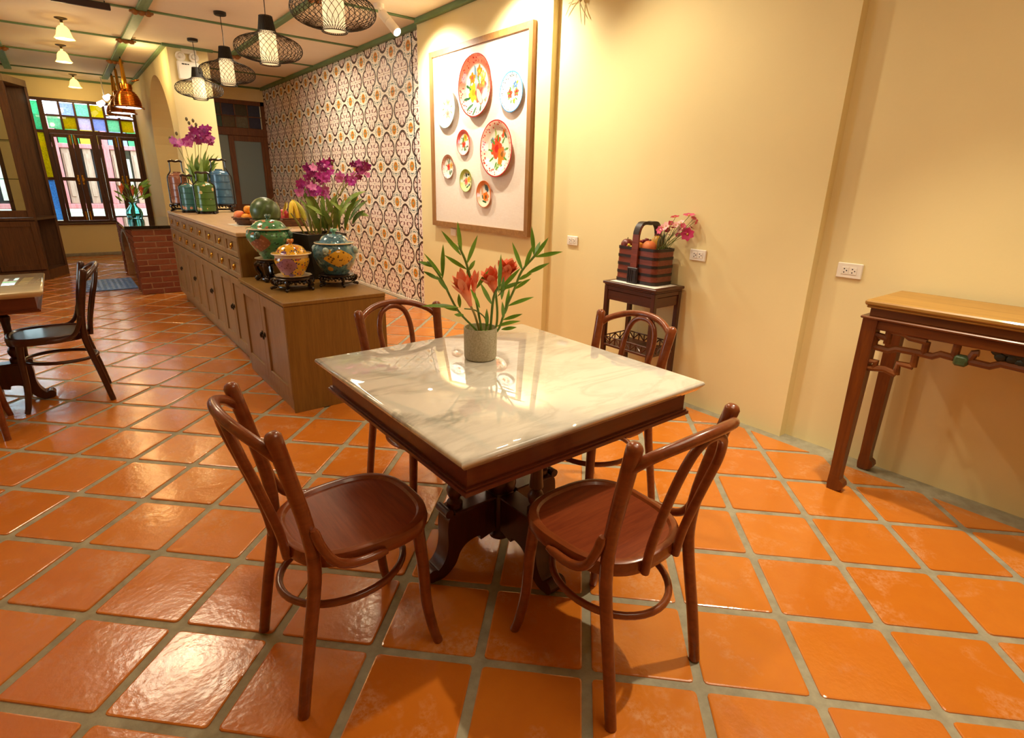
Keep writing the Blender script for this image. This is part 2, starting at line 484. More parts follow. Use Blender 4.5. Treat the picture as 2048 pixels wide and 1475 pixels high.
for i in range(-15, 50):
    for j in range(-25, 45):
        a = A0+(i+.5)*PT; b = B0+(j+.5)*PT
        x, y = q45(a, b)
        if not (-3.5 < x < 3.5 and -2.3 < y < 12.9): continue
        poly = [(x+p[0], y+p[1]) for p in sq]
        lim = 3.085 if y < 6 else 3.16
        cl = poly
        for f in (lambda p: p[0]-lim, lambda p: -3.1-p[0], lambda p: p[1]-YB+.05, lambda p: -2-p[1]):
            cl = clip(cl, f)
            if len(cl) < 3: break
        if len(cl) < 3: continue
        full = all(abs(p[0]-q[0])+abs(p[1]-q[1]) < 1e-6 for p, q in zip(cl, poly)) and len(cl) == len(poly)
        cx = sum(p[0] for p in cl)/len(cl); cy = sum(p[1] for p in cl)/len(cl)
        if not full:
            ar = abs(sum(cl[k][0]*cl[(k+1) % len(cl)][1]-cl[(k+1) % len(cl)][0]*cl[k][1] for k in range(len(cl))))/2
            if ar < .002: continue
        hid = (.99 < cx < 1.5 and 3.5 < cy < 7.5) or (x > 1.55 and y > 6.8) or (cx > 1.4 and cy > 8.9) or (cx < -.6 and cy > 10.2)
        pr = proj_in(cx, cy, 0)
        cands.append((0 if (pr and not hid) else 1, pr[2] if pr else 99, x, y, cl, full, cx, cy))
cands.sort(key=lambda t: t[:2])
rest = MB(); nt_ = 0
first_tile = None
for vis, dd, x, y, cl, full, cx, cy in cands:
    rz = random.uniform(-.0012, .0012)
    if vis == 0 and nt_ < 298:
        nt_ += 1
        if full:
            if first_tile is None:
                first_tile = obj('floor_tile', fullmb, M_tile, floor, (x, y, rz), smooth=0)
            else:
                again(first_tile, floor, (x, y, rz))
        else:
            mb = MB(); tile_geo([(p[0]-cx, p[1]-cy) for p in cl], mb)
            obj('floor_tile', mb, M_tile, floor, (cx, cy, rz), smooth=0)
    else:
        tile_geo(cl, rest, rz)
o = obj('floor_tiles_far', rest, M_tile, floor, smooth=0); o['kind'] = 'stuff'

# right wall: window-side part stands proudest, steps back towards the viewer
XA, XB, XC, XT = 3.10, 3.155, 3.222, 3.19
wr = MB()
wr.box(XC, 3.45, -2.3, 1.36, -.1, ZC+.1).box(XB, 3.45, 1.36, 3.50, -.1, ZC+.1).box(XA, 3.45, 3.50, 5.54, -.1, ZC+.1)
struct('wall_right', wr, M_wall, smooth=0)
wt = struct('wall_right_tiled', MB().box(XT+.006, 3.45, 5.54, YD+.2, -.1, ZC+.1), plain('tile_grout', '#E8D6BE', .8, .05), smooth=0)
qm = {}
TS = .2
def ptile(u, v):
    hh = TS/2-.0012; b = .0022
    def U(y, z): return ((y+hh)/(2*hh) if u else 1-(y+hh)/(2*hh), (z+hh)/(2*hh) if v else 1-(z+hh)/(2*hh))
    vs, uvs = [], []
    for k, (ex, x) in enumerate(((0, .006), (0, .0015), (b, 0))):
        for y, z in ((-hh+ex, -hh+ex), (-hh+ex, hh-ex), (hh-ex, hh-ex), (hh-ex, -hh+ex)):
            vs.append((x, y, z)); uvs.append(U(y, z))
    fs = [(8, 11, 10, 9)][::1] + [((L*4+i), (L*4+(i+1) % 4), (L+1)*4+(i+1) % 4, (L+1)*4+i)[::-1] for L in (0, 1) for i in range(4)]
    fs[0] = (8, 9, 10, 11)[::-1]
    return vs, fs, uvs
tl = []
for iy in range(-3, 28):
    for iz in range(-12, 5):
        yc = 6.10+TS/2+iy*TS; zc = 2.171+TS/2+iz*TS
        if yc-.1 < 5.54-.15 or yc > YD+.05 or zc < -.02 or zc > ZC+.03: continue
        if yc < 5.54: continue
        u = iy % 2 == 0; v = iz % 2 == 0
        hid = zc < .95 and yc > 6.3
        tl.append((1 if hid else 0, yc, zc, u, v))
tl.sort()
rest = MB(); k = 0
for hid, yc, zc, u, v in tl:
    vs, fs, uvs = ptile(u, v)
    if k < 298 and not hid:
        k += 1
        if (u, v) not in qm: qm[u, v] = obj('wall_tile', MB().add(vs, fs, None, 0, uvs), M_ptile, wt, (XT, yc, zc), smooth=0)
        else: again(qm[u, v], wt, (XT, yc, zc))
    else:
        rest.add(vs, fs, tr(XT, yc, zc), 0, uvs)
o = obj('wall_tiles_far', rest, M_ptile, wt, smooth=0); o['kind'] = 'stuff'
struct('baseboard_right', MB().box(XT-.012, XT-.0005, 5.56, YD, 0, .035, .003), plain('skirting_white', '#E5DCCB', .5, .05), smooth=0)

LY_ = (4.7, 6.7, .85, 2.35)
struct('wall_left', MB().box(-3.45, -3.2, -2.3, LY_[0], -.1, ZC+.1).box(-3.45, -3.2, LY_[1], 13.0, -.1, ZC+.1).box(-3.45, -3.2, LY_[0], LY_[1], -.1, LY_[2]).box(-3.45, -3.2, LY_[0], LY_[1], LY_[3], ZC+.1), M_wall, smooth=0)
w3 = sroot('window_3', (-3.2, 0, 0), 'side window in the left wall outside the view')
fr = MB().box(-.14, -.04, LY_[0], LY_[1], LY_[2], LY_[2]+.05, .004).box(-.14, -.04, LY_[0], LY_[1], LY_[3]-.05, LY_[3], .004)
for y in (LY_[0], LY_[0]+.65, LY_[1]-.70, LY_[1]-.05): fr.box(-.14, -.04, y, y+.05, LY_[2]+.05, LY_[3]-.05, .004)
obj('window_frame', fr, M_dwood, w3, smooth=20)
for k in range(3): obj('pane', MB().box(-.095, -.090, LY_[0]+.05+k*.65, LY_[0]+.65+k*.65, LY_[2]+.045, LY_[3]-.045), M_clear, w3, smooth=0)
struct('wall_front', MB().box(-3.3, 3.3, -2.45, -2.2, -.1, ZC+.1), M_wall, smooth=0)
struct('ceiling', MB().box(-3.4, 3.4, -2.4, 13.0, ZC, ZC+.12), M_ceil, smooth=0)
# door wall (behind the counters) with its lintel
struct('wall_door_side', MB().box(1.80, 2.20, YD, YD+.15, -.1, ZC+.05).box(2.20, 3.4, YD, YD+.15, 2.70, ZC+.05).box(2.15, 3.4, YD+.6, YD+.65, -.1, ZC), M_wall, smooth=0)
# pier and arch wall
AX0, AX1, AY0, AY1 = 1.35, 1.80, 8.60, YB
y0, y1, zs = 8.98, 11.0, 1.75
mb = MB()
mb.box(AX0, AX1, AY0, y0, -.1, ZC+.05).box(AX0, AX1, y1, AY1+.05, -.1, ZC+.05)
N = 24; ym = (y0+y1)/2; ra = (y1-y0)/2; rz_ = 1.0
pts = [(ym-ra*cos(pi*i/N), zs+rz_*sin(pi*i/N)) for i in range(N+1)]
for i in range(N):
    (ya, za), (yb, zb) = pts[i], pts[i+1]
    vs = [(x, y, z) for x in (AX0, AX1) for y, z in ((ya, za), (yb, zb), (yb, ZC+.05), (ya, ZC+.05))]
    mb.add(vs, [(0, 1, 2, 3)[::-1], (4, 5, 6, 7), (0, 4, 5, 1)[::-1], (3, 2, 6, 7)[::-1]])
struct('wall_arch', mb, M_wall, label='cream pier and arched wall beside the brick counter', smooth=25)

# back wall with window bank
k_ = YB/13.4
WX = lambda x: x*k_
WZ = lambda z: CAMH+(z-CAMH)*k_
zs0, zt0, zt1, ztop = WZ(.58), WZ(2.09), WZ(2.16), WZ(2.62)
WL, WR = -.32, 1.35
struct('wall_back', MB().box(-3.3, 1.4, YB, YB+.18, -.1, zs0-.04).box(-3.3, 1.4, YB, YB+.18, ztop+.04, ZC+.05)
       .box(-3.3, -2.3, YB, YB+.18, zs0-.04, ztop+.04).box(-.62, WL-.05, YB, YB+.18, zs0-.04, ztop+.04), M_wall, smooth=0)
struct('wall_back_hidden', MB().box(1.4, 3.4, YB, YB+.18, -.1, ZC+.05), M_wall, smooth=0)
struct('baseboard_back', MB().box(-3.2, 1.35, YB-.012, YB-.0005, 0, .05, .003), M_grey, smooth=0)
win = sroot('window_1', (0, YB, 0), 'stained glass casement window bank in dark wood frames')
fy0, fy1 = .03, .12
fr = MB()
xm0 = WX(.0)-.02; xm1 = xm0+.075       # mullion between coloured side column and casements
fr.box(WL-.05, WR, fy0, fy1, zs0-.04, zs0, .004).box(WL-.05, WR, fy0, fy1, ztop, ztop+.05, .004)
fr.box(WL-.05, WL, fy0, fy1, zs0, ztop, .004).box(WR-.05, WR, fy0, fy1, zs0, ztop, .004)
fr.box(xm0, xm1, fy0, fy1, zs0, ztop, .004)
fr.box(xm1, WR-.05, fy0, fy1, zt0, zt1, .004)
xc = (xm1+WR-.05)/2
fr.box(xc-.03, xc+.03, fy0, fy1, zs0, zt0, .004)
obj('window_frame', fr, M_dwood, win, smooth=20)
obj('sill', MB().box(WL-.06, WR, -.03, fy1, zs0-.07, zs0-.041, .004), M_dwoodx, win, smooth=20)
# coloured side column: green, yellow, blue
zz = [zs0, WZ(1.32), WZ(2.12), ztop]
fr = MB()
for z in zz[1:3]: fr.box(WL, xm0, fy0+.01, fy1-.01, z-.022, z+.022, .003)
obj('glazing_bar', fr, M_dwoodx, win, smooth=20)
for (a, b), c in zip(zip(zz[:-1], zz[1:]), ('b', 'y', 'g')):
    obj('pane', MB().box(WL, xm0, .07, .076, a+.012, b-.012), GL[c], win, smooth=0)
# transom: two rows of six
cols = 6; tx0, tx1 = xm1, WR-.05; tw = (tx1-tx0)/cols; th = (ztop-zt1)/2
for r, row in enumerate(('cywpcy', 'wpcyww')):
    for k, c in enumerate(row):
        xa = tx0+k*tw; za = zt1+r*th
        obj('pane', MB().box(xa+.016, xa+tw-.016, .07, .076, za+.014, za+th-.014), GL[c], win, smooth=0)
fr = MB()
for k in range(1, cols): fr.box(tx0+k*tw-.016, tx0+k*tw+.016, fy0+.01, fy1-.01, zt1, ztop, .003)
fr.box(tx0, tx1, fy0+.012, fy1-.012, zt1+th-.014, zt1+th+.014, .003)
obj('transom_bars', fr, M_dwood, win, smooth=20)
# four casement leaves in two pairs
for xa, xb in ((xm1, xc-.03), (xc+.03, WR-.05)):
    h = (xb-xa)/2
    for s_ in (0, 1):
        x0, x1 = xa+h*s_+.002, xa+h*(s_+1)-.002
        st0, st1 = (.045, .075) if s_ == 0 else (.075, .045)
        zr = WZ(1.32); lf = MB()
        lf.box(x0, x0+st0, .0, .045, zs0+.004, zt0-.004, .004).box(x1-st1, x1, .0, .045, zs0+.004, zt0-.004, .004)
        lf.box(x0+st0, x1-st1, .0, .045, zs0+.004, zs0+.075, .004).box(x0+st0, x1-st1, .0, .045, zt0-.06, zt0-.004, .004).box(x0+st0, x1-st1, .0, .045, zr-.03, zr+.03, .004)
        leaf = obj('casement', lf, M_dwood, win, smooth=20)
        obj('glass_pane', MB().box(x0+st0-.004, x1-st1+.004, .02, .024, zs0+.07, zr-.025), M_clear, leaf, smooth=0)
        obj('glass_pane', MB().box(x0+st0-.004, x1-st1+.004, .02, .024, zr+.025, zt0-.055), M_clear, leaf, smooth=0)
        xs = x1-.03 if s_ == 0 else x0+.03
        bolt = MB().box(xs-.013, xs+.013, -.012, .0, zt0-.17, zt0-.02, .003).tube([(xs, -.018, zt0-.19), (xs, -.018, zt0-.01)], .006, 8)
        obj('bolt', bolt, M_brass, leaf)
        hd = MB().box(xs-.014, xs+.014, -.006, .0, zr-.09, zr+.07, .003).tube(smoothpath([(xs, -.006, zr+.04), (xs, -.03, zr+.03), (xs+(.02 if s_ else -.02), -.035, zr-.01), (xs, -.03, zr-.05), (xs, -.006, zr-.06)]), .007, 8)
        obj('handle', hd, M_brass, leaf)
        obj('bolt', MB().box(xs-.013, xs+.013, -.012, 0, zs0+.01, zs0+.16, .003), M_brass, leaf)
# second, mostly hidden window behind the cabinet
w2 = sroot('window_2', (0, YB, 0), 'plain window behind the glass cabinet')
fr = MB().box(-2.3, -.62, .03, .12, zs0-.04, zs0+.02, .004).box(-2.3, -.62, .03, .12, ztop, ztop+.05, .004)
for x in (-2.3, -1.48, -.68): fr.box(x, x+.06, .03, .12, zs0, ztop, .004)
obj('window_frame', fr, M_dwood, w2, smooth=20)
for x0, x1 in ((-2.24, -1.48), (-1.42, -.68)): obj('pane', MB().box(x0, x1, .07, .076, zs0+.02, ztop), M_clear, w2, smooth=0)

# door in the far right corner
dr = sroot('door_1', (0, YD, 0), 'dark wooden door with glass panel and stained transom')
dx0, dx1, dl = 2.20, 3.19, 2.40
f = MB().box(dx0, dx0+.06, .0, .1, 0, 2.70, .004).box(dx1-.07, dx1-.002, .0, .1, 0, 2.70, .004).box(dx0, dx1, .0, .1, 2.63, 2.70, .004).box(dx0, dx1, -.01, .1, 2.12, 2.25, .006)
obj('door_frame', f, M_door, dr, smooth=20)
lf = MB().box(2.53, 2.62, .01, .06, 0, 2.12, .004).box(3.07, 3.12, .01, .06, 0, 2.12, .004).box(2.62, 3.07, .01, .06, 2.03, 2.12, .004).box(2.62, 3.07, .01, .06, 0, .95, .004).box(2.26, 2.53, .02, .06, 0, .95, .004)
obj('door_leaf', lf, M_door, dr, smooth=20)
m, g = newmat('frosted_glass_dark', lin('#74868A'), .3, spec=.6)
M_frost = m
obj('glass_panel', MB().box(2.615, 3.075, .03, .036, .945, 2.035), M_frost, dr, smooth=0)
obj('side_glass', MB().box(2.26, 2.53, .035, .041, .95, 2.12), M_frost, dr, smooth=0)
tp = ['#3E4A2E', '#2C2A52', '#47402A', '#2E3350', '#214A34', '#5B4416', '#6A6652', '#2B2B4A']
for r in (0, 1):
    for k in range(4):
        mm = plain('transom_glass_%d' % (r*4+k), tp[(1-r)*4+k], .25, .2, 30)
        xa = dx0+.06+k*.213; za = 2.25+r*.19
        obj('pane', MB().box(xa+.0005, xa+.2125, .03, .036, za+.0005, za+.1895), mm, dr, smooth=0)
bars = MB()
for k in range(1, 4): bars.box(dx0+.06+k*.213-.008, dx0+.06+k*.213+.008, .015, .05, 2.25, 2.63)
bars.box(dx0+.06, dx1-.07, .015, .05, 2.432, 2.448)
obj('glazing_bar', bars, M_door, dr, smooth=0)

# ceiling battens and beams
def trim(n, *a, m=M_green, lab=None):
    return struct('trim_%d' % n, MB().box(*a, .004), m, smooth=20, label=lab)
tn = 1
for y in (-1.3, .4, 2.1, 3.9, 5.52, 7.08, 8.62, 10.24, 11.88):
    trim(tn, -3.2, XA if y < 5.5 else (AX0 if y > 8.7 else XT), y-.018, y+.018, ZC-.016, ZC-.0002, m=M_greenx); tn += 1
for x in (-.27, .94): trim(tn, x-.045, x+.045, -2.2, YB-.6, ZC-.026, ZC-.0002); tn += 1
trim(tn, 2.09-.035, 2.09+.035, 2.0, 8.6, ZC-.026, ZC-.0002); tn += 1
trim(tn, AX0-.05, AX0-.0005, 8.6, YB-.02, ZC-.03, ZC-.0002); tn += 1
trim(tn, AX0-.05, AX1+.06, 8.555, 8.5995, ZC-.03, ZC-.0002, m=M_greenx); tn += 1
trim(tn, XA-.04, XA-.0005, -2.2, 5.52, ZC-.05, ZC-.0002); tn += 1
trim(tn, XT-.05, XT-.001, 5.545, YD-.03, ZC-.05, ZC-.0002); tn += 1
for y in (10.24-.3+.3,): pass
trim(tn, AX1+.01, XT-.05, 9.9-.018, 9.9+.018, ZC-.016, ZC-.0002, m=M_greenx); tn += 1
trim(tn, AX1+.01, XT-.05, YD-.03, YD-.001, ZC-.03, ZC-.0002, m=M_greenx); tn += 1
trim(tn, -3.2, AX0-.06, YB-.03, YB-.001, ZC-.03, ZC-.0002, m=M_greenx); tn += 1

# outside: alley, opposite facade
M_ext = plain('exterior_white', '#DDE6D8', .7, .05)
M_pink = wood('faded_red_frame', '#B26468', '#CC888C', .6, 'z', 5, 8)
M_ply = wood('weathered_shutter', '#9C7F6E', '#B89D8C', .7, 'z', 5, 10)
M_pave = plain('alley_paving', '#A9A69E', .8, .15, 6)
YF = 15.6
struct('floor_alley', MB().box(-9, 9, 13.0, YF+2, -.12, -.02), M_pave, smooth=0)
fac = thing('facade', 'red framed shuttered facade across the alley behind the windows', 'building', (0, YF, 0))
obj('lower_wall', MB().box(-9, 9, 0, .4, -.1, .62).box(-9, 9, -.04, .05, .62, .70, .006).box(-9, 9, -.07, 0, .50, .55, .006), M_ext, fac, smooth=20)
obj('upper_wall', MB().box(-9, 9, 0, .4, 2.40, 2.55).box(-9, 9, .35, .4, .7, 2.4), plain('facade_shade', '#8C8078', .8, .1), fac, smooth=0)
obj('sill_rail', MB().box(-9, 9, -.05, .2, .70, .80, .01), M_pink, fac, smooth=20)
obj('transom_rail', MB().box(-9, 9, -.03, .2, 1.93, 2.02, .01).box(-9, 9, -.03, .2, 2.33, 2.40, .01), M_pink, fac, smooth=20)
for k in range(-4, 6):
    x = k*.86+.12
    obj('post', MB().box(x-.05, x+.05, -.05, .2, .8, 2.4, .008), M_pink, fac, smooth=20)
    for s_ in (0, 1):
        a = x+.07+s_*.37
        obj('shutter', MB().box(a, a+.14, .02, .07, .8, 1.93, .008).box(a+.03, a+.11, .0, .03, .95, 1.83, .006), M_ply, fac, smooth=20)
        obj('curtain', MB().box(a+.25, a+.335, .10, .12, .86, 1.75, .004), M_ext, fac, smooth=20)
        obj('dark_glass', MB().box(a+.14, a+.36, .16, .17, .82, 1.93), plain('dark_window', '#2E3A44', .15, 0), fac, smooth=0)
        obj('coloured_pane', MB().box(a, a+.35, .08, .09, 2.02, 2.33), plain('facade_pane_%d' % (k*2+s_), ['#3FBF74', '#D2C23C', '#8FB4E8'][(k*2+s_) % 3], .3, .05), fac, smooth=0)
# ================================================================== FURNITURE
M_chair = wood('bentwood_red_brown', '#70300F', '#8A4620', .28, 'x', 5, 8, coat=.35, bump=.03)
M_seat = wood('seat_veneer', '#6C2A10', '#843C1A', .30, 'y', 9, 16, coat=.3, bump=.05)
M_chair2 = wood('bentwood_dark', '#33130C', '#47201A', .28, 'x', 5, 8, coat=.35, bump=.03)
M_seat2 = wood('seat_veneer_dark', '#2A1A14', '#3A261F', .32, 'x', 9, 16, coat=.3, bump=.05)

def seat_outline(n, hx, hy, off=0.0, ex=2.7):
    out = []
    for i in range(n):
        t = 2*pi*i/n; c, s_ = cos(t), sin(t)
        x = (hx-off)*math.copysign(abs(c)**(2/ex), c); y = (hy-off)*math.copysign(abs(s_)**(2/ex), s_)
        y *= 1+.06*x/hx
        out.append((x+.035, y))
    return out
def make_chair(label, group, mw, ms):
    t = thing('dining_chair', label, 'chair', group=group)
    ZS = .462
    for s_ in (-1, 1):
        pth = smoothpath([(-.215, s_*.193, .0), (-.188, s_*.188, .16), (-.150, s_*.181, .36), (-.140, s_*.180, .46), (-.150, s_*.184, .58), (-.182, s_*.192, .74), (-.205, s_*.199, .845)], 4)
        n = len(pth); rr = [.0165+.004*(i/(n-1)) for i in range(n)]
        pth += [pth[-1]+Vector((-.003, 0, .008)), pth[-1]+Vector((-.004, 0, .012))]; rr += [.015, .006]
        obj('back_post', MB().tube(pth, rr, 12), mw, t)
    for s_ in (-1, 1):
        pth = smoothpath([(.175, s_*.150, .435), (.186, s_*.158, .30), (.190, s_*.166, .16), (.205, s_*.178, .05), (.218, s_*.186, 0)], 4)
        n = len(pth); rr = [.0195-.005*(i/(n-1)) for i in range(n)]
        obj('front_leg', MB().tube(pth, rr, 12), mw, t)
    # seat ring with raised lip, inset panel
    N = 48; O = [seat_outline(N, .207, .198, o) for o in (0, -.004, 0, .006, .020, .027)]
    zs_ = [ZS-.043, ZS-.022, ZS-.003, ZS, ZS-.001, ZS-.009]
    vs = [(x, y, z) for o_, z in zip(O, zs_) for x, y in o_]
    inn = seat_outline(N, .207, .198, .05); vs += [(x, y, ZS-.043) for x, y in inn]
    fs = [(L*N+i, L*N+(i+1) % N, (L+1)*N+(i+1) % N, (L+1)*N+i) for L in range(5) for i in range(N)]
    fs += [(i, 6*N+i, 6*N+(i+1) % N, (i+1) % N) for i in range(N)]
    obj('seat_frame', MB().add(vs, fs), mw, t)
    pan = seat_outline(N, .207, .198, .0265)
    obj('seat_panel', MB().prism(pan, ZS-.024, ZS-.0085), ms, t, smooth=20)
    # stretcher hoop
    obj('stretcher', MB().tube([(-.003+.185*cos(a)*(1.0), .163*sin(a), .285+.006*cos(a)) for a in [2*pi*i/40 for i in range(40)]], .011, 10, True), mw, t)
    # top rail, bowed back and up
    rail = smoothpath([(-.200, -.196, .79), (-.232, -.165, .822), (-.268, -.09, .851), (-.280, 0, .860), (-.268, .09, .851), (-.232, .165, .822), (-.200, .196, .79)], 5)
    obj('top_rail', MB().tube(rail, .0145, 12), mw, t)
    hoop = smoothpath([(-.176, -.066, .425), (-.190, -.070, .52), (-.226, -.078, .66), (-.252, -.080, .75), (-.267, -.062, .812), (-.272, -.03, .838), (-.273, 0, .843),
                       (-.272, .03, .838), (-.267, .062, .812), (-.252, .080, .75), (-.226, .078, .66), (-.190, .070, .52), (-.176, .066, .425)], 4)
    obj('back_hoop', MB().tube(hoop, .0125, 10), mw, t)
    for s_ in (-1, 1):
        br = smoothpath([(-.140, s_*.205, .575), (-.125, s_*.208, .52), (-.095, s_*.212, .465), (-.04, s_*.213, .438), (.05, s_*.212, .434)], 4)
        n = len(br)
        obj('brace', MB().tube(br, [.009]+[.013]*(n-2)+[.008], 10), mw, t)
    return t
CG = 'chairs at the near marble table'
ch = make_chair('red-brown bentwood chair left of the marble table, seat empty, nearest the counter', CG, M_chair, M_seat)
ch.location = (.487, 1.42, 0)
dup(ch, (1.115, .905, 0), pi/2, 'red-brown bentwood chair at the front right of the marble table, its back towards the viewer')
dup(ch, (1.145, 2.085, 0), -pi/2, 'red-brown bentwood chair behind the marble table, in front of the low cabinet end')
dup(ch, (1.690, 1.522, 0), pi, 'red-brown bentwood chair right of the marble table, in front of the basket stand')
ch2 = make_chair('dark bentwood chair in profile beside the far marble table at left', 'chairs at the far table', M_chair2, M_seat2)
ch2.location = (-.175, 4.45, 0); ch2.rotation_euler = (0, 0, pi)
dup(ch, (-.66, 4.09, 0), pi/2, 'bentwood chair cut off by the left edge, only its legs showing', 'chairs at the far table')

# marble
def marble(name, base, vein):
    m, g = newmat(name, lin(base), .03, coat=.8, spec=.6); g.p.inputs['Coat Roughness'].default_value = .015
    v = g.coord()
    w = g.noise(v, 2.2, 6, .62, .8)
    warp = g.vmath('ADD', v, g.vmath('MULTIPLY', g.node('ShaderNodeTexNoise').outputs['Color'], (.0, .0, .0)))
    r1 = g.mapping(v, rot=(0, 0, radians(28)), sc=(1.0, 2.6, 1))
    n1 = g.noise(r1, 1.1, 7, .58, 1.1)
    vein1 = g.math('SUBTRACT', 1, g.math('MULTIPLY', g.math('ABSOLUTE', g.math('SUBTRACT', n1, .5)), 16), clamp=True)
    n2 = g.noise(r1, 2.2, 7, .62, .8)
    vein2 = g.math('SUBTRACT', 1, g.math('MULTIPLY', g.math('ABSOLUTE', g.math('SUBTRACT', n2, .5)), 14), clamp=True)
    mask = g.ramp(g.noise(v, 1.9, 3), [(.42, (0, 0, 0)), (.62, (1, 1, 1))])
    c = g.mix(g.math('MULTIPLY', g.math('MULTIPLY', vein1, mask), .8), g.ramp(w, [(.3, lin(base)), (.75, tuple(x*.88 for x in lin(base)))]), lin(vein))
    c = g.mix(g.math('MULTIPLY', g.math('MULTIPLY', vein2, g.math('SUBTRACT', 1, mask)), .22), c, lin(vein))
    g.link(c, g.p.inputs['Base Color'])
    return m
M_marble = marble('white_marble', '#E6E3D8', '#77766C')
M_marble2 = marble('cream_marble', '#D8C9A8', '#9C8A66')
M_twood = wood('table_red_wood', '#5A2212', '#70301A', .32, 'x', 4, 10, coat=.25, bump=.03)
M_tdark = wood('table_pedestal_wood', '#3B130B', '#4C1C10', .34, 'z', 4, 10, coat=.2, bump=.03)
M_lathe = [(.0, .040), (.026, .044), (.042, .056), (.047, .072), (.040, .086), (.034, .092), (.050, .098), (.054, .112), (.054, .25), (.048, .262), (.058, .272), (.062, .295), (.060, .325), (.050, .340), (.056, .350), (.046, .362), (.040, .40), (.044, .46), (.052, .50), (.046, .53), (.054, .545), (.046, .56), (.050, .59), (.06, .605), (.07, .63)]
def make_table(label, size, loc, mtop, zt=.76, rz=0):
    t = thing('dining_table', label, 'table', loc, rz)
    h = size/2
    tp = MB()
    prof = [(h-.030, zt-.040), (h-.018, zt-.038), (h-.012, zt-.030), (h-.006, zt-.024), (h, zt-.016), (h, zt-.010), (h-.004, zt-.004), (h-.013, zt-.0015), (h-.018, zt)]
    vs = [(sx*a, sy*a, z) for a, z in prof for sx, sy in ((1, 1), (-1, 1), (-1, -1), (1, -1))]
    n = len(prof)
    fs = [(L*4+i, L*4+(i+1) % 4, L*4+4+(i+1) % 4, L*4+4+i) for L in range(n-1) for i in range(4)] + [(0, 3, 2, 1), tuple(range(4*n-4, 4*n))]
    obj('tabletop', tp.add(vs, fs), mtop, t, smooth=50)
    a = h-.045
    for q in range(4):
        M = rotm('Z', 90*q)
        obj('apron', MB().prism([(-a, -a), (a, -a), (a-.022, -a+.022), (-a+.022, -a+.022)], zt-.118, zt-.041, M), M_twood, t, smooth=20)
        e = a+.014
        obj('apron_moulding', MB().prism([(-e, -e), (e, -e), (e-.045, -e+.045), (-e+.045, -e+.045)], zt-.128, zt-.117, M).prism([(-e+.006, -e+.006), (e-.006, -e+.006), (e-.045, -e+.045), (-e+.045, -e+.045)], zt-.1165, zt-.110, M), M_twood, t, smooth=20)
    obj('under_frame', MB().box(-a+.03, a-.03, -.05, .05, zt-.125, zt-.05).box(-.05, .05, -a+.03, -.051, zt-.125, zt-.05).box(-.05, .05, .051, a-.03, zt-.125, zt-.05), M_tdark, t, smooth=20)
    k = size/1.02
    obj('column', MB().lathe(M_lathe, 24), M_tdark, t)
    for q in range(4):
        M = rotm('Z', 90*q)
        # curved leg cut from a board
        up = smoothpath([(.05, .25, 0), (.20, .25, 0), (.252, .246, 0), (.264, .20, 0), (.264, .13, 0), (.278, .075, 0), (.310, .040, 0), (.345, .040, 0)], 4)
        lo = smoothpath([(.342, .003, 0), (.285, .0, 0), (.235, .035, 0), (.210, .085, 0), (.175, .112, 0), (.125, .118, 0), (.118, .098, 0), (.10, .100, 0), (.05, .112, 0)], 4)
        poly = [(p.x*(.55+.45*k), p.y) for p in up] + [((p.x)*(.55+.45*k), p.y) for p in lo]
        obj('leg', MB().prism(poly, -.036, .036, M @ rotm('X', 90)).tube([(M @ Vector((.328*(.55+.45*k), -.037, .026))), (M @ Vector((.328*(.55+.45*k), .037, .026)))], .026, 16).tube([(M @ Vector((.256*(.55+.45*k), -.037, .262))), (M @ Vector((.256*(.55+.45*k), .037, .262)))], .017, 14), M_tdark, t, smooth=40)
        pr = [(.030, .252), (.030, .285), (.018, .297), (.027, .315), (.031, .335), (.024, .352), (.016, .362), (.026, .374), (.023, .40), (.020, .47), (.023, .52), (.029, .54), (.029, .555), (.018, .567), (.030, .58), (.030, .634)]
        obj('side_column', MB().lathe(pr, 16, M @ tr(.212*k, 0, 0)), M_tdark, t)
        obj('cross_block', MB().box(.05, .235*k, -.044, .044, .2505, .264, .004, M), M_tdark, t, smooth=20)
    return t
make_table('square white marble table on a red-brown carved pedestal in the foreground', 1.02, (1.161, 1.515, 0), M_marble)
make_table('far marble table cut off by the left edge, window reflections on its top', .79, (-.57, 4.555, 0), M_marble2)

# ---------------------------------------------------------------- console table at the right wall
M_cons = wood('console_wood', '#54250C', '#7A4418', .38, 'y', 4, 10, coat=.2, bump=.05)
M_constop = wood('console_top_wood', '#946A28', '#B2863E', .42, 'y', 4, 12, coat=.1, bump=.05)
M_consz = wood('console_leg_wood', '#542408', '#7C4212', .38, 'z', 4, 9, coat=.2, bump=.05)
CX0, CX1, CY1 = 2.742, 3.175, .928
CL = 1.42; CY0 = CY1-CL
t = thing('console_table', 'long carved wooden console table with fretwork against the right wall', 'table', (2.95, CY1-CL/2, 0))
ox, oy = -2.95, -(CY1-CL/2)
def L(x, y, z): return (x+ox, y+oy, z)
def lbox(mb, x0, x1, y0, y1, z0, z1, b=.003): return mb.box(x0+ox, x1+ox, y0+oy, y1+oy, z0, z1, b)
obj('tabletop', lbox(lbox(MB(), CX0, CX1, CY0, CY1, .926, .948, .006), CX0+.008, CX1-.004, CY0+.008, CY1-.008, .914, .926, .004), M_constop, t, smooth=20)
obj('waist', lbox(MB(), CX0+.022, CX1-.01, CY0+.022, CY1-.022, .878, .914, .002), M_cons, t, smooth=20)
obj('ledge', lbox(MB(), CX0-.004, CX1-.002, CY0-.004, CY1+.004, .866, .878, .004), M_cons, t, smooth=20)
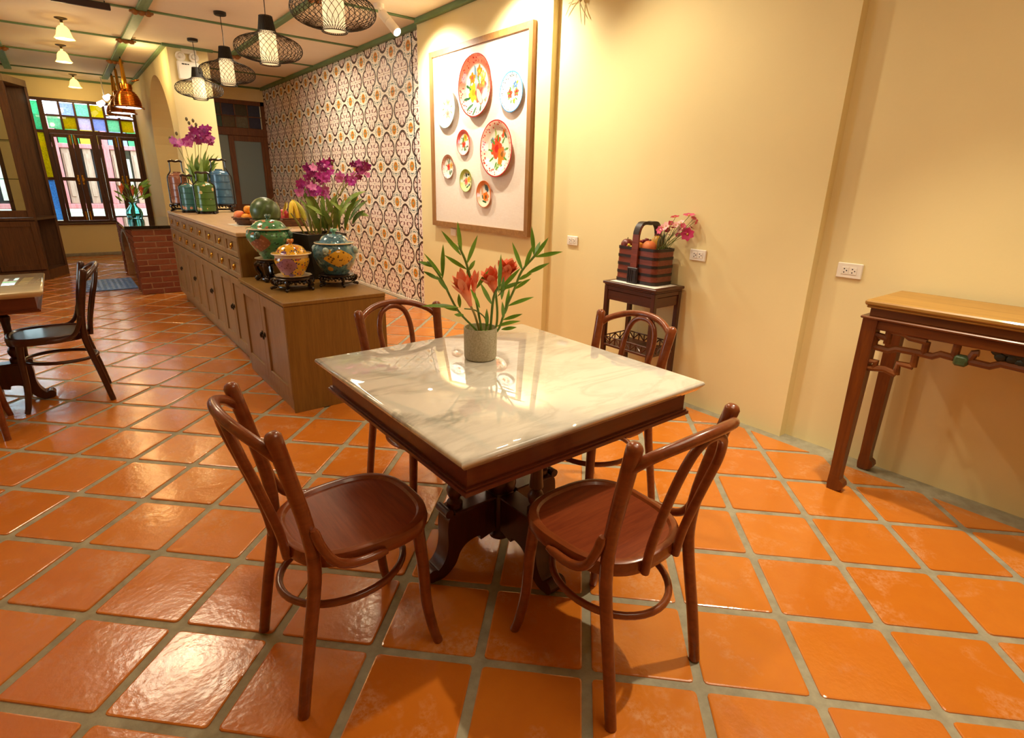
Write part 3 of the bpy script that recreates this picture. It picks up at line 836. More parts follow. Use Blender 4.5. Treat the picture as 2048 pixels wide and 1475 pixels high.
for nm, a in (('apron', (CX0+.012, CX0+.045, CY0+.06, CY1-.06)), ('apron', (CX1-.05, CX1-.015, CY0+.06, CY1-.06)), ('apron', (CX0+.05, CX1-.05, CY1-.045, CY1-.012)), ('apron', (CX0+.05, CX1-.05, CY0+.012, CY0+.045))):
    obj(nm, lbox(MB(), *a, .822, .866, .004), M_cons, t, smooth=20)
for x, sx in ((CX0+.034, 1), (CX1-.036, -1)):
    for y, sy in ((CY1-.036, -1), (CY0+.036, 1)):
        lm = MB()
        prof = [(.030, .866), (.029, .60), (.026, .30), (.024, .10), (.024, .075)]
        vs = [(x+ox+a*cx, y+oy+a*cy, z) for a, z in prof for cx, cy in ((1, 1), (-1, 1), (-1, -1), (1, -1))]
        fs = [(l*4+i, l*4+4+i, l*4+4+(i+1) % 4, l*4+(i+1) % 4) for l in range(4) for i in range(4)] + [(0, 1, 2, 3)]
        lm.add(vs, fs)
        # hoof foot turned inwards
        M = tr(x+ox, y+oy, 0) @ (rotm('Z', 0 if sy > 0 else 180)) @ Matrix(((1, 0, 0, 0), (0, 0, 0, 0), (0, 0, 0, 0), (0, 0, 0, 1)))
        pol = [(-.024, .08), (.024, .08), (.026, .062), (.042, .052), (.048, .034), (.040, .014), (.018, 0), (-.022, 0), (-.026, .03)]
        Mh = Matrix(((0, 0, 1, x+ox), (sy, 0, 0, y+oy), (0, 1, 0, 0), (0, 0, 0, 1)))
        lm.prism(pol, -.025, .025, Mh)
        obj('leg', lm, M_consz, t, smooth=35)
def fret(pts, r=.015):
    return MB().tube([L(CX0+.03, y, z) for y, z in pts], r, 8)
def frets(sides):
    F = [[(.866, .800), (.86, .795), (.815, .790)], [(.815, .846), (.815, .766)], [(.815, .826), (.76, .826), (.735, .812), (.672, .808)],
         [(.672, .808), (.672, .752)], [(.858, .742), (.80, .738), (.775, .752), (.70, .754), (.64, .752), (.615, .768), (.568, .764)],
         [(.70, .754), (.698, .690)], [(.698, .690), (.752, .690), (.752, .640)], [(.752, .640), (.80, .652), (.868, .640)], [(.868, .672), (.838, .676), (.842, .642)],
         [(.866, .800), (.862, .735)], [(.568, .846), (.568, .764)], [(.520, .760), (.508, .800), (.494, .802)],
         [(.515, .762), (.45, .760), (.42, .778), (.36, .776)]]
    for f_ in F:
        obj('fretwork_bar', fret(f_), M_cons, t)
        obj('fretwork_bar', fret([(2*(CY1-CL/2)-y, z) for y, z in f_]), M_cons, t)
frets(1)
obj('fretwork_bar', fret([(.37, .776), (.218, .770), (.07, .776)]), M_cons, t)
M_jade = plain('green_carved_inlay', '#3F5334', .4, .3, 60)
M_jade2 = plain('dark_carved_medallion', '#1E2018', .5, .3, 60)
for y in (.542, 2*(CY1-CL/2)-.542):
    o = obj('inlay_block', lbox(MB(), CX0+.008, CX0+.05, y-.024, y+.024, .738, .782, .008), M_jade, t); o['label'] = 'small green inlay block'
for y in (.39, 2*(CY1-CL/2)-.39):
    mb = MB()
    for k in range(9):
        mb.ball(L(CX0+.03, y+.045*cos(k*2.4)*sqrt(k/9)*1.3, .815+.022*sin(k*2.4)*sqrt(k/9)*1.3), .021, (.6, 1, .9), 8, 6)
    o = obj('carved_medallion', mb, M_jade2, t); o['label'] = 'dark green carved medallion'
# end bracket towards the wall
for f_ in ([(.06, .80), (.15, .79), (.15, .74), (.22, .75)], [(.03, .70), (.10, .69), (.12, .75)]):
    obj('fretwork_bar', MB().tube([L(CX0+u, CY1-.03, z) for u, z in f_], .0095, 8), M_cons, t)

# ---------------------------------------------------------------- plant stand with lunch basket
M_stand = wood('stand_dark_wood', '#3E1B0B', '#59290F', .36, 'y', 5, 10, coat=.25, bump=.04)
M_standz = wood('stand_leg_wood', '#3A1809', '#52250D', .36, 'z', 5, 10, coat=.25, bump=.04)
SX0, SX1, SY0, SY1, SZ = 2.836, 3.138, 2.130, 2.582, .79
t = thing('plant_stand', 'small dark wooden stand with a galleried lower shelf, holding the fruit basket', 'side table', ((SX0+SX1)/2, (SY0+SY1)/2, 0))
ox, oy = -(SX0+SX1)/2, -(SY0+SY1)/2
obj('tabletop', lbox(lbox(MB(), SX0, SX1, SY0, SY1, SZ-.018, SZ, .004), SX0+.01, SX1-.01, SY0+.01, SY1-.01, SZ-.03, SZ-.0185, .003), M_stand, t, smooth=20)
ap = MB()
for a in ((SX0+.018, SX0+.034, SY0+.02, SY1-.02), (SX1-.034, SX1-.018, SY0+.02, SY1-.02), (SX0+.034, SX1-.034, SY0+.018, SY0+.034), (SX0+.034, SX1-.034, SY1-.034, SY1-.018)):
    obj('apron', lbox(lbox(MB(), *a, SZ-.125, SZ-.06), *[q+e for q, e in zip(a, (-.004, .004, -.004, .004))], SZ-.058, SZ-.031, .002), M_stand, t, smooth=20)
for x in (SX0+.026, SX1-.026):
    for y in (SY0+.026, SY1-.026):
        obj('leg', lbox(MB(), x-.0155, x+.0155, y-.0155, y+.0155, 0, SZ-.031, .003), M_standz, t, smooth=20)
obj('shelf', lbox(MB(), SX0+.012, SX1-.012, SY0+.012, SY1-.012, .335, .352, .003), M_stand, t, smooth=20)
def gallery(p0, p1):
    mb = MB(); p0 = Vector(p0); p1 = Vector(p1); d = p1-p0; n = max(4, int(d.length/.045)); ax = d.normalized()
    mb.tube([L(*(p0+Vector((0, 0, .048)))), L(*(p1+Vector((0, 0, .048))))], .005, 6)
    for i in range(n):
        a = p0+d*(i/n); b = p0+d*((i+1)/n)
        mb.tube([L(*(a+Vector((0, 0, .0 if i % 2 else .046)))), L(*((a+b)/2+Vector((0, 0, .024)))), L(*(b+Vector((0, 0, .046 if i % 2 else 0))))], .0045, 6)
        mb.tube([L(*a), L(*(a+Vector((0, 0, .046))))], .004, 6)
    obj('gallery_rail', mb, M_stand, t)
e = .02
gallery((SX0+e, SY0+e+.02, .353), (SX0+e, SY1-e-.02, .353)); gallery((SX1-e, SY0+e+.02, .353), (SX1-e, SY1-e-.02, .353))
gallery((SX0+e+.02, SY0+e, .353), (SX1-e-.02, SY0+e, .353)); gallery((SX0+e+.02, SY1-e, .353), (SX1-e-.02, SY1-e, .353))
tag(obj('paper_sheet', MB().box(-.118, .118, -.188, .188, 0, .0012), plain('white_paper', '#F2EEE4', .8, .02), None, ((SX0+SX1)/2-.005, (SY0+SY1)/2-.005, SZ+.0004), smooth=0), 'white paper sheet under the fruit basket on the stand', 'paper')

# basket
M_bwood = wood('basket_lacquer_red', '#6A2C1A', '#8A4230', .4, 'y', 8, 14, coat=.2, bump=.1)
M_bband = wood('basket_dark_band', '#1E1410', '#332019', .45, 'y', 12, 20, bump=.2)
BX, BY = 3.022, 2.385
bk = thing('fruit_basket', 'dark red lacquered wooden lunch basket with arched handle, filled with fruit', 'basket', (BX, BY, SZ+.002))
def rrect(hx, hy, r, n=6):
    out = []
    for cx, cy, a0 in ((hx-r, hy-r, 0), (-hx+r, hy-r, 90), (-hx+r, -hy+r, 180), (hx-r, -hy+r, 270)):
        for i in range(n+1):
            a = radians(a0+90*i/n); out.append((cx+r*cos(a), cy+r*sin(a)))
    return out
def ring(mb, hx, hy, r, z0, z1, th, mi=0):
    o_ = rrect(hx, hy, r); i_ = rrect(hx-th, hy-th, max(.01, r-th)); n = len(o_)
    vs = [(x, y, z) for P, z in ((o_, z0), (o_, z1), (i_, z1), (i_, z0)) for x, y in P]
    fs = [(l*n+i, l*n+(i+1) % n, ((l+1) % 4)*n+(i+1) % n, ((l+1) % 4)*n+i) for l in range(4) for i in range(n)]
    return mb.add(vs, fs, None, mi)
hx, hy = .100, .168
obj('floor_board', MB().prism(rrect(hx-.006, hy-.006, .03), .004, .016), M_bband, bk)
for k in range(4):
    z0 = .022+k*.053
    obj('tray_tier', ring(MB(), hx, hy, .04, z0, z0+.035, .008), M_bwood, bk)
    obj('tier_band', ring(MB(), hx+.003, hy+.003, .042, z0+.0352, z0+.0528, .012), M_bband, bk)
obj('base_band', ring(MB(), hx+.004, hy+.004, .042, 0, .0218, .014), M_bband, bk)
hd = MB()
hp = smoothpath([(-hx-.012, .0, .02), (-hx-.012, .0, .24), (-hx-.008, 0, .33), (-hx+.02, 0, .378), (-.04, 0, .388), (0, 0, .384), (.04, 0, .388), (hx-.02, 0, .378), (hx+.008, 0, .33), (hx+.012, 0, .24), (hx+.012, 0, .02)], 5)
def strap(path, w, th):
    mb = MB(); n = len(path); vs = []
    for i, p in enumerate(path):
        tg = (path[min(i+1, n-1)]-path[max(i-1, 0)]).normalized(); nm = Vector((-tg.z, 0, tg.x))
        ww = w(i/(n-1)) if callable(w) else w
        for a, b in ((1, 1), (1, -1), (-1, -1), (-1, 1)): vs.append(p+Vector((0, a*ww/2, 0))+nm*(b*th/2))
    fs = [(i*4+k, i*4+(k+1) % 4, i*4+4+(k+1) % 4, i*4+4+k) for i in range(n-1) for k in range(4)] + [(3, 2, 1, 0), tuple(range(4*n-4, 4*n))]
    return mb.add(vs, fs)
obj('handle', strap(hp, lambda q: .040+.014*abs(2*q-1), .014), M_bwood, bk)
obj('handle_grip', strap([p for p in hp if p.z > .31], .046, .020), M_bband, bk)
for s_ in (-1, 1):
    mb = MB().box(s_*(hx+.010), s_*(hx+.026), -.044, .044, .0, .105, .004)
    for k in (-2, -1, 0, 1, 2): mb.box(s_*(hx+.026), s_*(hx+.030), k*.016-.004, k*.012+.004, .01, .092, .001)
    obj('handle_socket', mb, M_bband, bk, smooth=20)
obj('packing', MB().prism(rrect(hx-.01, hy-.01, .03), .19, .205), plain('straw_packing', '#6B4A24', .9, .4, 60), bk)
def fruit(name, label, cat, loc, r, mat, sc=(1, 1, 1), stem=True, dimple=.12, group=None, rot=None):
    t = thing(name, label, cat, loc, 0, group)
    prof = []
    for i in range(13):
        a = pi*i/12; rr = sin(a); zz_ = -cos(a)
        if i > 9: zz_ -= dimple*((i-9)/3)**2
        prof.append((rr, zz_))
    o = obj('flesh', MB().lathe(prof, 18, Matrix.Diagonal((r*sc[0], r*sc[1], r*sc[2], 1))), mat, t, smooth=60)
    if stem:
        z = r*sc[2]*(1-dimple)
        obj('stem', MB().tube([(0, 0, z-.002), (.002, .001, z+r*.12), (.006, .002, z+r*.25)], r*.06, 6), M_stem, t)
    if rot: t.rotation_euler = rot
    return t
M_stem = plain('fruit_stem', '#4A3A1C', .7, .2)
def mottle(name, c1, c2, sc=8, rough=.35):
    m, g = newmat(name, lin(c1), rough, coat=.15)
    g.link(g.ramp(g.noise(g.coord(), sc, 3), [(.35, lin(c1)), (.65, lin(c2))]), g.p.inputs['Base Color']); return m
M_apple = mottle('red_apple', '#5E1A14', '#7E2C1E', 30)
M_peach = mottle('peach', '#E58A4C', '#E0693F', 14, .5)
M_orange = mottle('orange_peel', '#E99A1E', '#E08512', 40, .45)
M_grape = plain('red_grape', '#7B1F2B', .2, .2, 40, coat=.3)
M_pear = mottle('pear_skin', '#C9962F', '#D8AE52', 30)
zb = SZ+.2085
FG = 'fruit in the lunch basket'
fruit('apple', 'dark red apple at the left end of the lunch basket', 'apple', (BX-.045, BY+.128, zb+.030), .043, M_apple, group=FG)
fruit('peach', 'pink-orange peach in front at the middle of the lunch basket', 'peach', (BX-.05, BY-.062, zb+.032), .045, M_peach, group=FG)
fruit('orange', 'small yellow orange left of the peach in the lunch basket', 'orange', (BX-.052, BY+.018, zb+.024), .034, M_orange, stem=False, group=FG)
fruit('orange', 'yellow fruit behind the apple in the lunch basket', 'orange', (BX+.03, BY+.085, zb+.03), .038, M_orange, stem=False, group=FG)
fruit('pear', 'yellow-brown pear at the back behind the peach', 'pear', (BX+.045, BY-.045, zb+.05), .038, M_pear, (1, 1, 1.45), group=FG)
gr = thing('grape_bunch', 'bunch of red grapes behind the basket handle', 'grapes', (BX+.03, BY+.02, zb+.045), 0, FG)
g0 = None
for k in range(16):
    a = k*2.4; rr = .034*sqrt(k/16); p = (rr*cos(a), rr*1.6*sin(a), .022*(1-k/16)+.006*sin(k*5))
    if g0 is None: g0 = obj('grape', MB().ball((0, 0, 0), .0125, (1, 1, 1), 10, 7), M_grape, gr, p)
    else: again(g0, gr, p)
sb = thing('berry_sprig', 'tiny sprig of yellow and pink berries beside the apple', 'berries', (BX-.082, BY+.082, zb), 0, FG)
for k, c in enumerate(('#E2C33A', '#D84A52', '#E2C33A', '#D84A52', '#C8C04A')):
    obj('berry', MB().ball((0, 0, 0), .0105, (1, 1, 1), 10, 7), plain('berry_%d' % k, c, .35, .1), sb, (.004*(k % 2), -.011*k+.022, .012+.011*(k % 3)))
# artificial flowers in the basket
fl = thing('flower_sprig', 'bunch of pink and white cosmos flowers at the right end of the lunch basket', 'flowers', (BX, BY-.115, zb))
M_fstem = plain('thin_green_stem', '#6D7A35', .6, .2)
M_pinks = [plain('petal_deep_pink', '#B3203F', .5, .15), plain('petal_pink', '#D4557A', .5, .15), plain('petal_pale', '#F0B9B4', .5, .1), plain('petal_magenta', '#CC2F6B', .5, .15)]
M_fy = plain('flower_eye', '#D9B64A', .6, .2)
anc = (BX, BY-.115)
def blossom(parent, c, nrm, R, mat, n=6, wid=.75, cup=.25, eye=True):
    "one open flower as a single part with petals"
    nrm = Vector(nrm).normalized(); a = Vector((0, 0, 1)) if abs(nrm.z) < .9 else Vector((1, 0, 0))
    e1 = nrm.cross(a).normalized(); e2 = nrm.cross(e1); c = Vector(c)
    mb = MB()
    for k in range(n):
        th = 2*pi*k/n+random.uniform(-.12, .12); d = e1*cos(th)+e2*sin(th)
        mb.leaf(c+d*R*.08, c+d*R+nrm*R*cup, R*wid, nrm, .05*R, 4, .12, 0, .55)
    o = obj('blossom', mb, mat, parent)
    if eye: obj('flower_eye', MB().ball(c+nrm*R*.1, R*.17, (1, 1, 1), 8, 5), M_fy, o)
    return o
for x, y, R, mi_, n, dn in [(1375, 468, .026, 3, 7, (-1, -.5, .1)), (1350, 435, .018, 0, 6, (-.3, 0, 1)), (1378, 432, .024, 1, 7, (-.2, -.1, 1)), (1332, 452, .017, 2, 6, (-1, 0, .4)), (1345, 456, .015, 0, 6, (.2, 0, 1)),
                     (1320, 460, .016, 1, 6, (-1, 0, .2)), (1330, 463, .012, 0, 5, (0, 0, 1)), (1391, 443, .013, 1, 5, (.2, -1, -.3)), (1382, 455, .015, 0, 6, (.3, -.4, .6)), (1362, 445, .015, 2, 6, (-.5, 0, 1)), (1339, 470, .010, 1, 5, (0, 0, 1)), (1348, 467, .010, 1, 5, (0, 0, 1)), (1360, 459, .014, 2, 6, (-1, .2, .3)), (1326, 455, .014, 2, 6, (-1, -.3, .5)), (1341, 447, .013, 0, 6, (-.6, -.5, .8)), (1352, 450, .014, 2, 6, (-.8, -.3, .6)), (1366, 452, .013, 1, 6, (-.5, -.6, .7)), (1370, 461, .013, 3, 6, (-.8, -.6, .3)), (1336, 460, .012, 0, 6, (-.9, -.2, .4)), (1387, 437, .012, 1, 6, (-.2, -.6, .8)), (1356, 470, .011, 1, 6, (-.8, -.4, .5))]:
    p = pd(x, y, anc, random.uniform(-.02, .04)) - Vector(fl.location)
    blossom(fl, p, dn, R*1.75, M_pinks[mi_], n)
    b0 = Vector((random.uniform(-.02, .02), random.uniform(-.03, .03), -.01))
    obj('stem', MB().tube(smoothpath([b0, b0*.5+p*.5+Vector((0, 0, .01)), p-Vector(dn).normalized()*.004], 4), .0016, 5), M_fstem, fl)
for k in range(14):
    a = random.uniform(0, 6.28); q = Vector((.03*cos(a), -.01+.06*sin(a), random.uniform(.03, .075)))
    obj('sprig_leaf', MB().leaf((0, random.uniform(-.02, .02), -.008), q, .007, (cos(a), sin(a), .3), .01, 4), M_fstem, fl)
for s_ in (0, 1, 2):
    q = pd(1318+s_*5, 481-s_*4, anc, .03) - Vector(fl.location)
    obj('broad_leaf', MB().leaf(q+Vector((0, 0, -.05)), q+Vector((0, -.004*s_, .025)), .018, (-1, 0, .2), .004, 5), plain('olive_leaf_%d' % s_, '#4E4A24', .6, .2), fl)
# ================================================================== COUNTERS
M_oak = wood('counter_front_wood', '#8A6840', '#A07E54', .42, 'z', 5, 14, coat=.1, bump=.05)
M_oakend = wood('counter_end_wood', '#7A5620', '#8C6628', .45, 'z', 6, 16, bump=.05)
M_oaktop = wood('counter_top_wood', '#C09A70', '#D2AD84', .38, 'y', 4, 12, coat=.15, bump=.03)
M_bronze = plain('dark_bronze', '#2E2013', .4, .2, 40, metal=.7)
KX0, KX1, KY0, KY1, KZ = .952, 1.60, 4.42, 7.67, 1.027
t = thing('apothecary_counter', 'long wooden counter with two rows of small drawers above panelled doors', 'cabinet', (KX0, KY0, 0))
ox, oy = -KX0, -KY0
obj('body', lbox(MB(), KX0+.02, KX1-.01, KY0+.015, KY1-.005, .09, KZ-.032, .002), M_oak, t, smooth=20)
obj('plinth', lbox(MB(), KX0+.045, KX1-.03, KY0+.02, KY1-.03, 0, .09, .002), M_oak, t, smooth=20)
obj('end_panel', lbox(MB(), KX0+.004, KX1-.004, KY0, KY0+.0145, .0, KZ-.031, .002), M_oakend, t, smooth=20)
obj('countertop', lbox(MB(), KX0-.004, KX1, KY0-.006, KY1, KZ-.030, KZ, .004), M_oaktop, t, smooth=20)
n = 8; dw = (KY1-KY0-.02)/n
def panel_front(y0, y1, z0, z1, fx, fr=.045, rec=.011):
    "frame-and-panel front facing -x, in world coordinates, moved to the thing's origin"
    mb = MB()
    lbox(mb, fx, fx+.02, y0, y0+fr, z0, z1, .002); lbox(mb, fx, fx+.02, y1-fr, y1, z0, z1, .002)
    lbox(mb, fx, fx+.02, y0+fr, y1-fr, z1-fr, z1, .002); lbox(mb, fx, fx+.02, y0+fr, y1-fr, z0, z0+fr, .002)
    lbox(mb, fx+rec, fx+.02, y0+fr, y1-fr, z0+fr, z1-fr, 0)
    return mb
def ring_pull(x, y, z, m, parent, s_=1.0):
    mb = MB().lathe([(.0, 0), (.016*s_, 0), (.017*s_, .003), (.008*s_, .006), (.006*s_, .014), (.0, .016)], 12, tr(x+ox, y+oy, z) @ rotm('Y', -90))
    mb.tube([(x+ox-.012+.004*sin(a)*0, y+oy+.014*s_*sin(a), z-.012*s_+.014*s_*cos(a)) for a in [2*pi*i/14 for i in range(14)]], .0032*s_, 6, True)
    return obj('pull', mb, m, parent)
for r, (z0, z1) in enumerate(((.845, .992), (.683, .838))):
    for k in range(n):
        y0 = KY0+.012+k*dw
        d = obj('drawer', panel_front(y0+.004, y0+dw-.004, z0, z1, KX0, .036, .009), M_oak, t, smooth=20)
        ring_pull(KX0+.008, y0+dw/2, (z0+z1)/2+.008, M_brass, d, 1.25)
for k in range(n):
    y0 = KY0+.012+k*dw
    d = obj('door', panel_front(y0+.003, y0+dw-.003, .10, .672, KX0, .058), M_oak, t, smooth=20)
    ring_pull(KX0, y0+(dw-.028 if k % 2 == 0 else .028), .42, M_bronze, d, 1.0)
    o = d.children[0]

LX0, LX1, LY0, LY1, LZ = .925, 1.575, 3.345, 4.412, .706
t = thing('low_cabinet', 'low wooden cabinet at the counter end, carrying the lidded porcelain jars', 'cabinet', (LX0, LY0, 0))
ox, oy = -LX0, -LY0
obj('body', lbox(MB(), LX0+.02, LX1-.01, LY0+.015, LY1, .08, LZ-.026, .002), M_oak, t, smooth=20)
obj('plinth', lbox(MB(), LX0+.012, LX1-.03, LY0+.016, LY1, 0, .08, .002), M_oak, t, smooth=20)
obj('end_panel', lbox(MB(), LX0, LX1, LY0, LY0+.0145, 0, LZ-.025, .002), M_oakend, t, smooth=20)
obj('cabinet_top', lbox(MB(), LX0-.004, LX1+.002, LY0-.004, LY1, LZ-.0245, LZ, .003), M_oakend, t, smooth=20)
dw = (LY1-LY0-.03)/2
for k in (0, 1):
    y0 = LY0+.018+k*dw
    d = obj('door', panel_front(y0+.003, y0+dw-.003, .085, LZ-.032, LX0, .07), M_oak, t, smooth=20)
    ring_pull(LX0, y0+(dw-.03 if k == 0 else .03), .40, M_bronze, d, 1.1)

# ---------------------------------------------------------------- brick stove counter with black stone top
QX0, QX1, QY0, QY1, QZ = .60, 1.33, 8.13, 10.5, .83
bt = thing('brick_counter', 'red brick kitchen counter with arched opening and polished black stone top', 'counter', (QX0, QY0, 0))
M_mortar = plain('brick_mortar', '#C2966E', .85, .12, 30)
m, g = newmat('red_brick', lin('#7A3218'), .75, spec=.3)
rnd = g.math('FRACT', g.math('ADD', g.node('ShaderNodeObjectInfo').outputs['Random'], g.node('ShaderNodeNewGeometry').outputs['Random Per Island']))
base = g.ramp(rnd, [(0, lin('#7A3A1C')), (.5, lin('#8C4824')), (1, lin('#98542C'))])
base = g.mix(g.math('MULTIPLY', g.noise(g.coord(), 22, 4), .4), base, lin('#542010'))
g.link(base, g.p.inputs['Base Color']); g.bump(g.noise(g.coord(), 40, 4), .4, .01); M_brick = m
# body core: left wall with arch, front wall, far wall
ox, oy = -QX0, -QY0
A0_, A1_, az = 8.72, 10.02, .34     # arch along y
core = MB()
lbox(core, QX0+.012, QX1, QY0+.012, A0_, 0, QZ-.04, 0); lbox(core, QX0+.012, QX1, A1_, QY1, 0, QZ-.04, 0); lbox(core, QX0+.55, QX1, A0_, A1_, 0, QZ-.04, 0)
N = 16; ym = (A0_+A1_)/2; ra = (A1_-A0_)/2
ap = [(ym-ra*cos(pi*i/N), az+.33*sin(pi*i/N)) for i in range(N+1)]
for i in range(N):
    (ya, za), (yb, zb) = ap[i], ap[i+1]
    vs = [L(x, y, z) for x in (QX0+.012, QX0+.55) for y, z in ((ya, za), (yb, zb), (yb, QZ-.04), (ya, QZ-.04))]
    core.add(vs, [(3, 2, 1, 0), (4, 5, 6, 7), (1, 5, 4, 0), (7, 6, 2, 3)])
obj('core', core, M_mortar, bt, smooth=0)
obj('arch_surround', MB().add([L(QX0-.004+dx, ym+(y-ym)*s_, (z if s_ == 1 else az+(z-az)*1.12)) for dx in (0, .03) for s_ in (1, 1.11) for y, z in ap],
    [(i, i+1, N+1+i+1, N+1+i) for i in range(N)] + [(2*(N+1)+i, 2*(N+1)+N+1+i, 2*(N+1)+N+2+i, 2*(N+1)+i+1) for i in range(N)] + [(i, 2*(N+1)+i, 2*(N+1)+i+1, i+1) for i in range(N)] + [(N+1+i, N+2+i, 3*(N+1)+i+1, 3*(N+1)+i) for i in range(N)]), M_grey, bt)
brk = {}
def brick(w, h, x, y, z, face):
    key = (round(w, 3), round(h, 3), face)
    if key not in brk:
        mb = MB().box(0, .013, 0, w, 0, h, .003) if face == 'l' else MB().box(0, w, 0, .013, 0, h, .003)
        brk[key] = obj('brick', mb, M_brick, bt, L(x, y, z), smooth=20)
    else: again(brk[key], bt, L(x, y, z))
rows = 11; rh = (QZ-.045)/rows; bl = .235
for r in range(rows):
    z = r*rh+.004
    x = QX0; k = 0
    while x < QX1-.02:
        w = bl/2 if (k == 0 and r % 2) else bl
        w = min(w, QX1-x); brick(w-.013, rh-.013, x, QY0, z+random.uniform(-.001, .001), 'f'); x += w; k += 1
    y = QY0+.014; k = 0
    while y < QY1-.02:
        w = bl/2 if (k == 0 and r % 2 == 0) else bl
        w = min(w, QY1-y)
        zc = z+rh/2
        inside_ = lambda yy: abs(yy-ym) < ra*1.11 and zc < az+.37*sqrt(max(0, 1-((yy-ym)/(ra*1.11))**2))
        if not inside_(y) and not inside_(y+w): brick(w-.010, rh-.010, QX0, y, z, 'l')
        elif not (inside_(y) and inside_(y+w)):
            lo = y if not inside_(y) else y+w/2; hi = y+w if not inside_(y+w) else y+w/2
            if hi-lo > .05 and not inside_(lo+.01) and not inside_(hi-.01): brick(hi-lo-.010, rh-.010, QX0, lo, z, 'l')
        y += w; k += 1
m, g = newmat('black_polished_stone', lin('#14150F'), .04, spec=.7, coat=.5)
obj('stone_top', lbox(MB(), QX0-.065, QX1+.0, QY0-.025, 9.95, QZ-.036, QZ, .004), m, bt, smooth=20)
tag(obj('floor_grating', None or (lambda mb: [mb.box(-.27+.06*i, -.24+.06*i, -.45, .45, .0, .012, .002) for i in range(10)] and [mb.box(-.27, .30, -.45+.09*i, -.43+.09*i, .002, .016, .002) for i in range(11)] and mb)(MB()), plain('blue_grey_mat_sky_tint', '#7FA8EC', .3, .2, 30), None, (.30, 9.12, .001), smooth=20), 'blue-grey slatted mat on the floor before the brick arch', 'mat')  # blue-grey mat, its blue strengthened to carry the sky's reflection in the colour

# ---------------------------------------------------------------- tall display cabinet at the left
M_cab = wood('display_cabinet_wood', '#4C2E17', '#6A4424', .42, 'z', 5, 12, coat=.1, bump=.05)
t = thing('display_cabinet', 'tall dark wooden display cabinet with glass doors and open angled end at far left', 'cabinet', (-.90, 10.0, 0))
ox, oy = 1.0, -10.0
fy, cz = 10.03, 2.50
x0, x1 = -2.0, -.40
pa, pb = (-.40, fy), (-.185, 10.56)
by = 10.62
poly = [(x0+ox, fy+.02+oy), (pa[0]+ox, pa[1]+.02+oy), (pb[0]+ox, pb[1]+oy), (pb[0]+ox, by+oy), (x0+ox, by+oy)]
obj('base', MB().prism(poly, 0, .13), M_cab, t, smooth=20)
obj('counter_shelf', MB().prism([(p[0], p[1]-(.015 if i < 3 else 0)) for i, p in enumerate(poly)], .80, .835), M_cab, t, smooth=20)
obj('top_board', MB().prism([(p[0], p[1]-(.02 if i < 3 else 0)) for i, p in enumerate(poly)], cz, cz+.08), plain('cabinet_cornice', '#8C7A60', .6, .1), t, smooth=20)
obj('divider', lbox(MB(), x1-.03, x1, fy+.01, by-.01, .13, .80, .002), M_cab, t, smooth=20)
obj('divider', lbox(MB(), x1-.03, x1, fy+.01, by-.01, .835, cz, .002), M_cab, t, smooth=20)
obj('back_panel', lbox(MB(), x1, pb[0], by-.012, by, .13, cz, .001), M_cab, t, smooth=20)
obj('end_post', lbox(MB(), pb[0]-.03, pb[0], pb[1]-.02, by-.013, .13, cz, .003), M_cab, t, smooth=20)
obj('back_rail', lbox(MB(), x0, x1-.03, by-.02, by, .13, .80, .001), M_cab, t, smooth=20)
obj('end_side', lbox(MB(), x0, x0+.02, fy+.02, by-.02, .13, cz, .001), M_cab, t, smooth=20)
dwid = .48
for k in range(3):
    a = x1-.012-(k+1)*dwid; b = a+dwid-.006
    mb = MB(); f_ = .065
    lbox(mb, a, a+f_, fy-.012, fy+.012, .84, cz-.01, .003); lbox(mb, b-f_, b, fy-.012, fy+.012, .84, cz-.01, .003)
    lbox(mb, a+f_, b-f_, fy-.012, fy+.012, .84, .93, .003); lbox(mb, a+f_, b-f_, fy-.012, fy+.012, cz-.09, cz-.01, .003)
    d = obj('glass_door', mb, M_cab, t, smooth=20)
    obj('glass_pane', lbox(MB(), a+f_-.003, b-f_+.003, fy-.002, fy+.002, .925, cz-.085, 0), M_clear, d, smooth=0)
    mb = MB(); f_ = .06
    lbox(mb, a, a+f_, fy-.012, fy+.012, .14, .79, .003); lbox(mb, b-f_, b, fy-.012, fy+.012, .14, .79, .003)
    lbox(mb, a+f_, b-f_, fy-.012, fy+.012, .14, .21, .003); lbox(mb, a+f_, b-f_, fy-.012, fy+.012, .72, .79, .003); lbox(mb, a+f_, b-f_, fy-.002, fy+.012, .21, .72, .0)
    d = obj('door', mb, M_cab, t, smooth=20)
    kx = (b-.03 if k % 2 else a+.03)+ox
    obj('knob', MB().ball((kx, fy-.03+oy, .5), .014, (1, 1, 1), 10, 6).tube([(kx, fy-.012+oy, .5), (kx, fy-.03+oy, .5)], .006, 8), M_brass, d)
M_teal = glassmat('teal_shelf_glass', '#4FA3A0')
for z in (1.32, 1.80, 2.2): obj('glass_shelf', lbox(MB(), x0+.03, x1-.04, fy+.03, by-.03, z, z+.008, 0), M_teal, t, smooth=0)
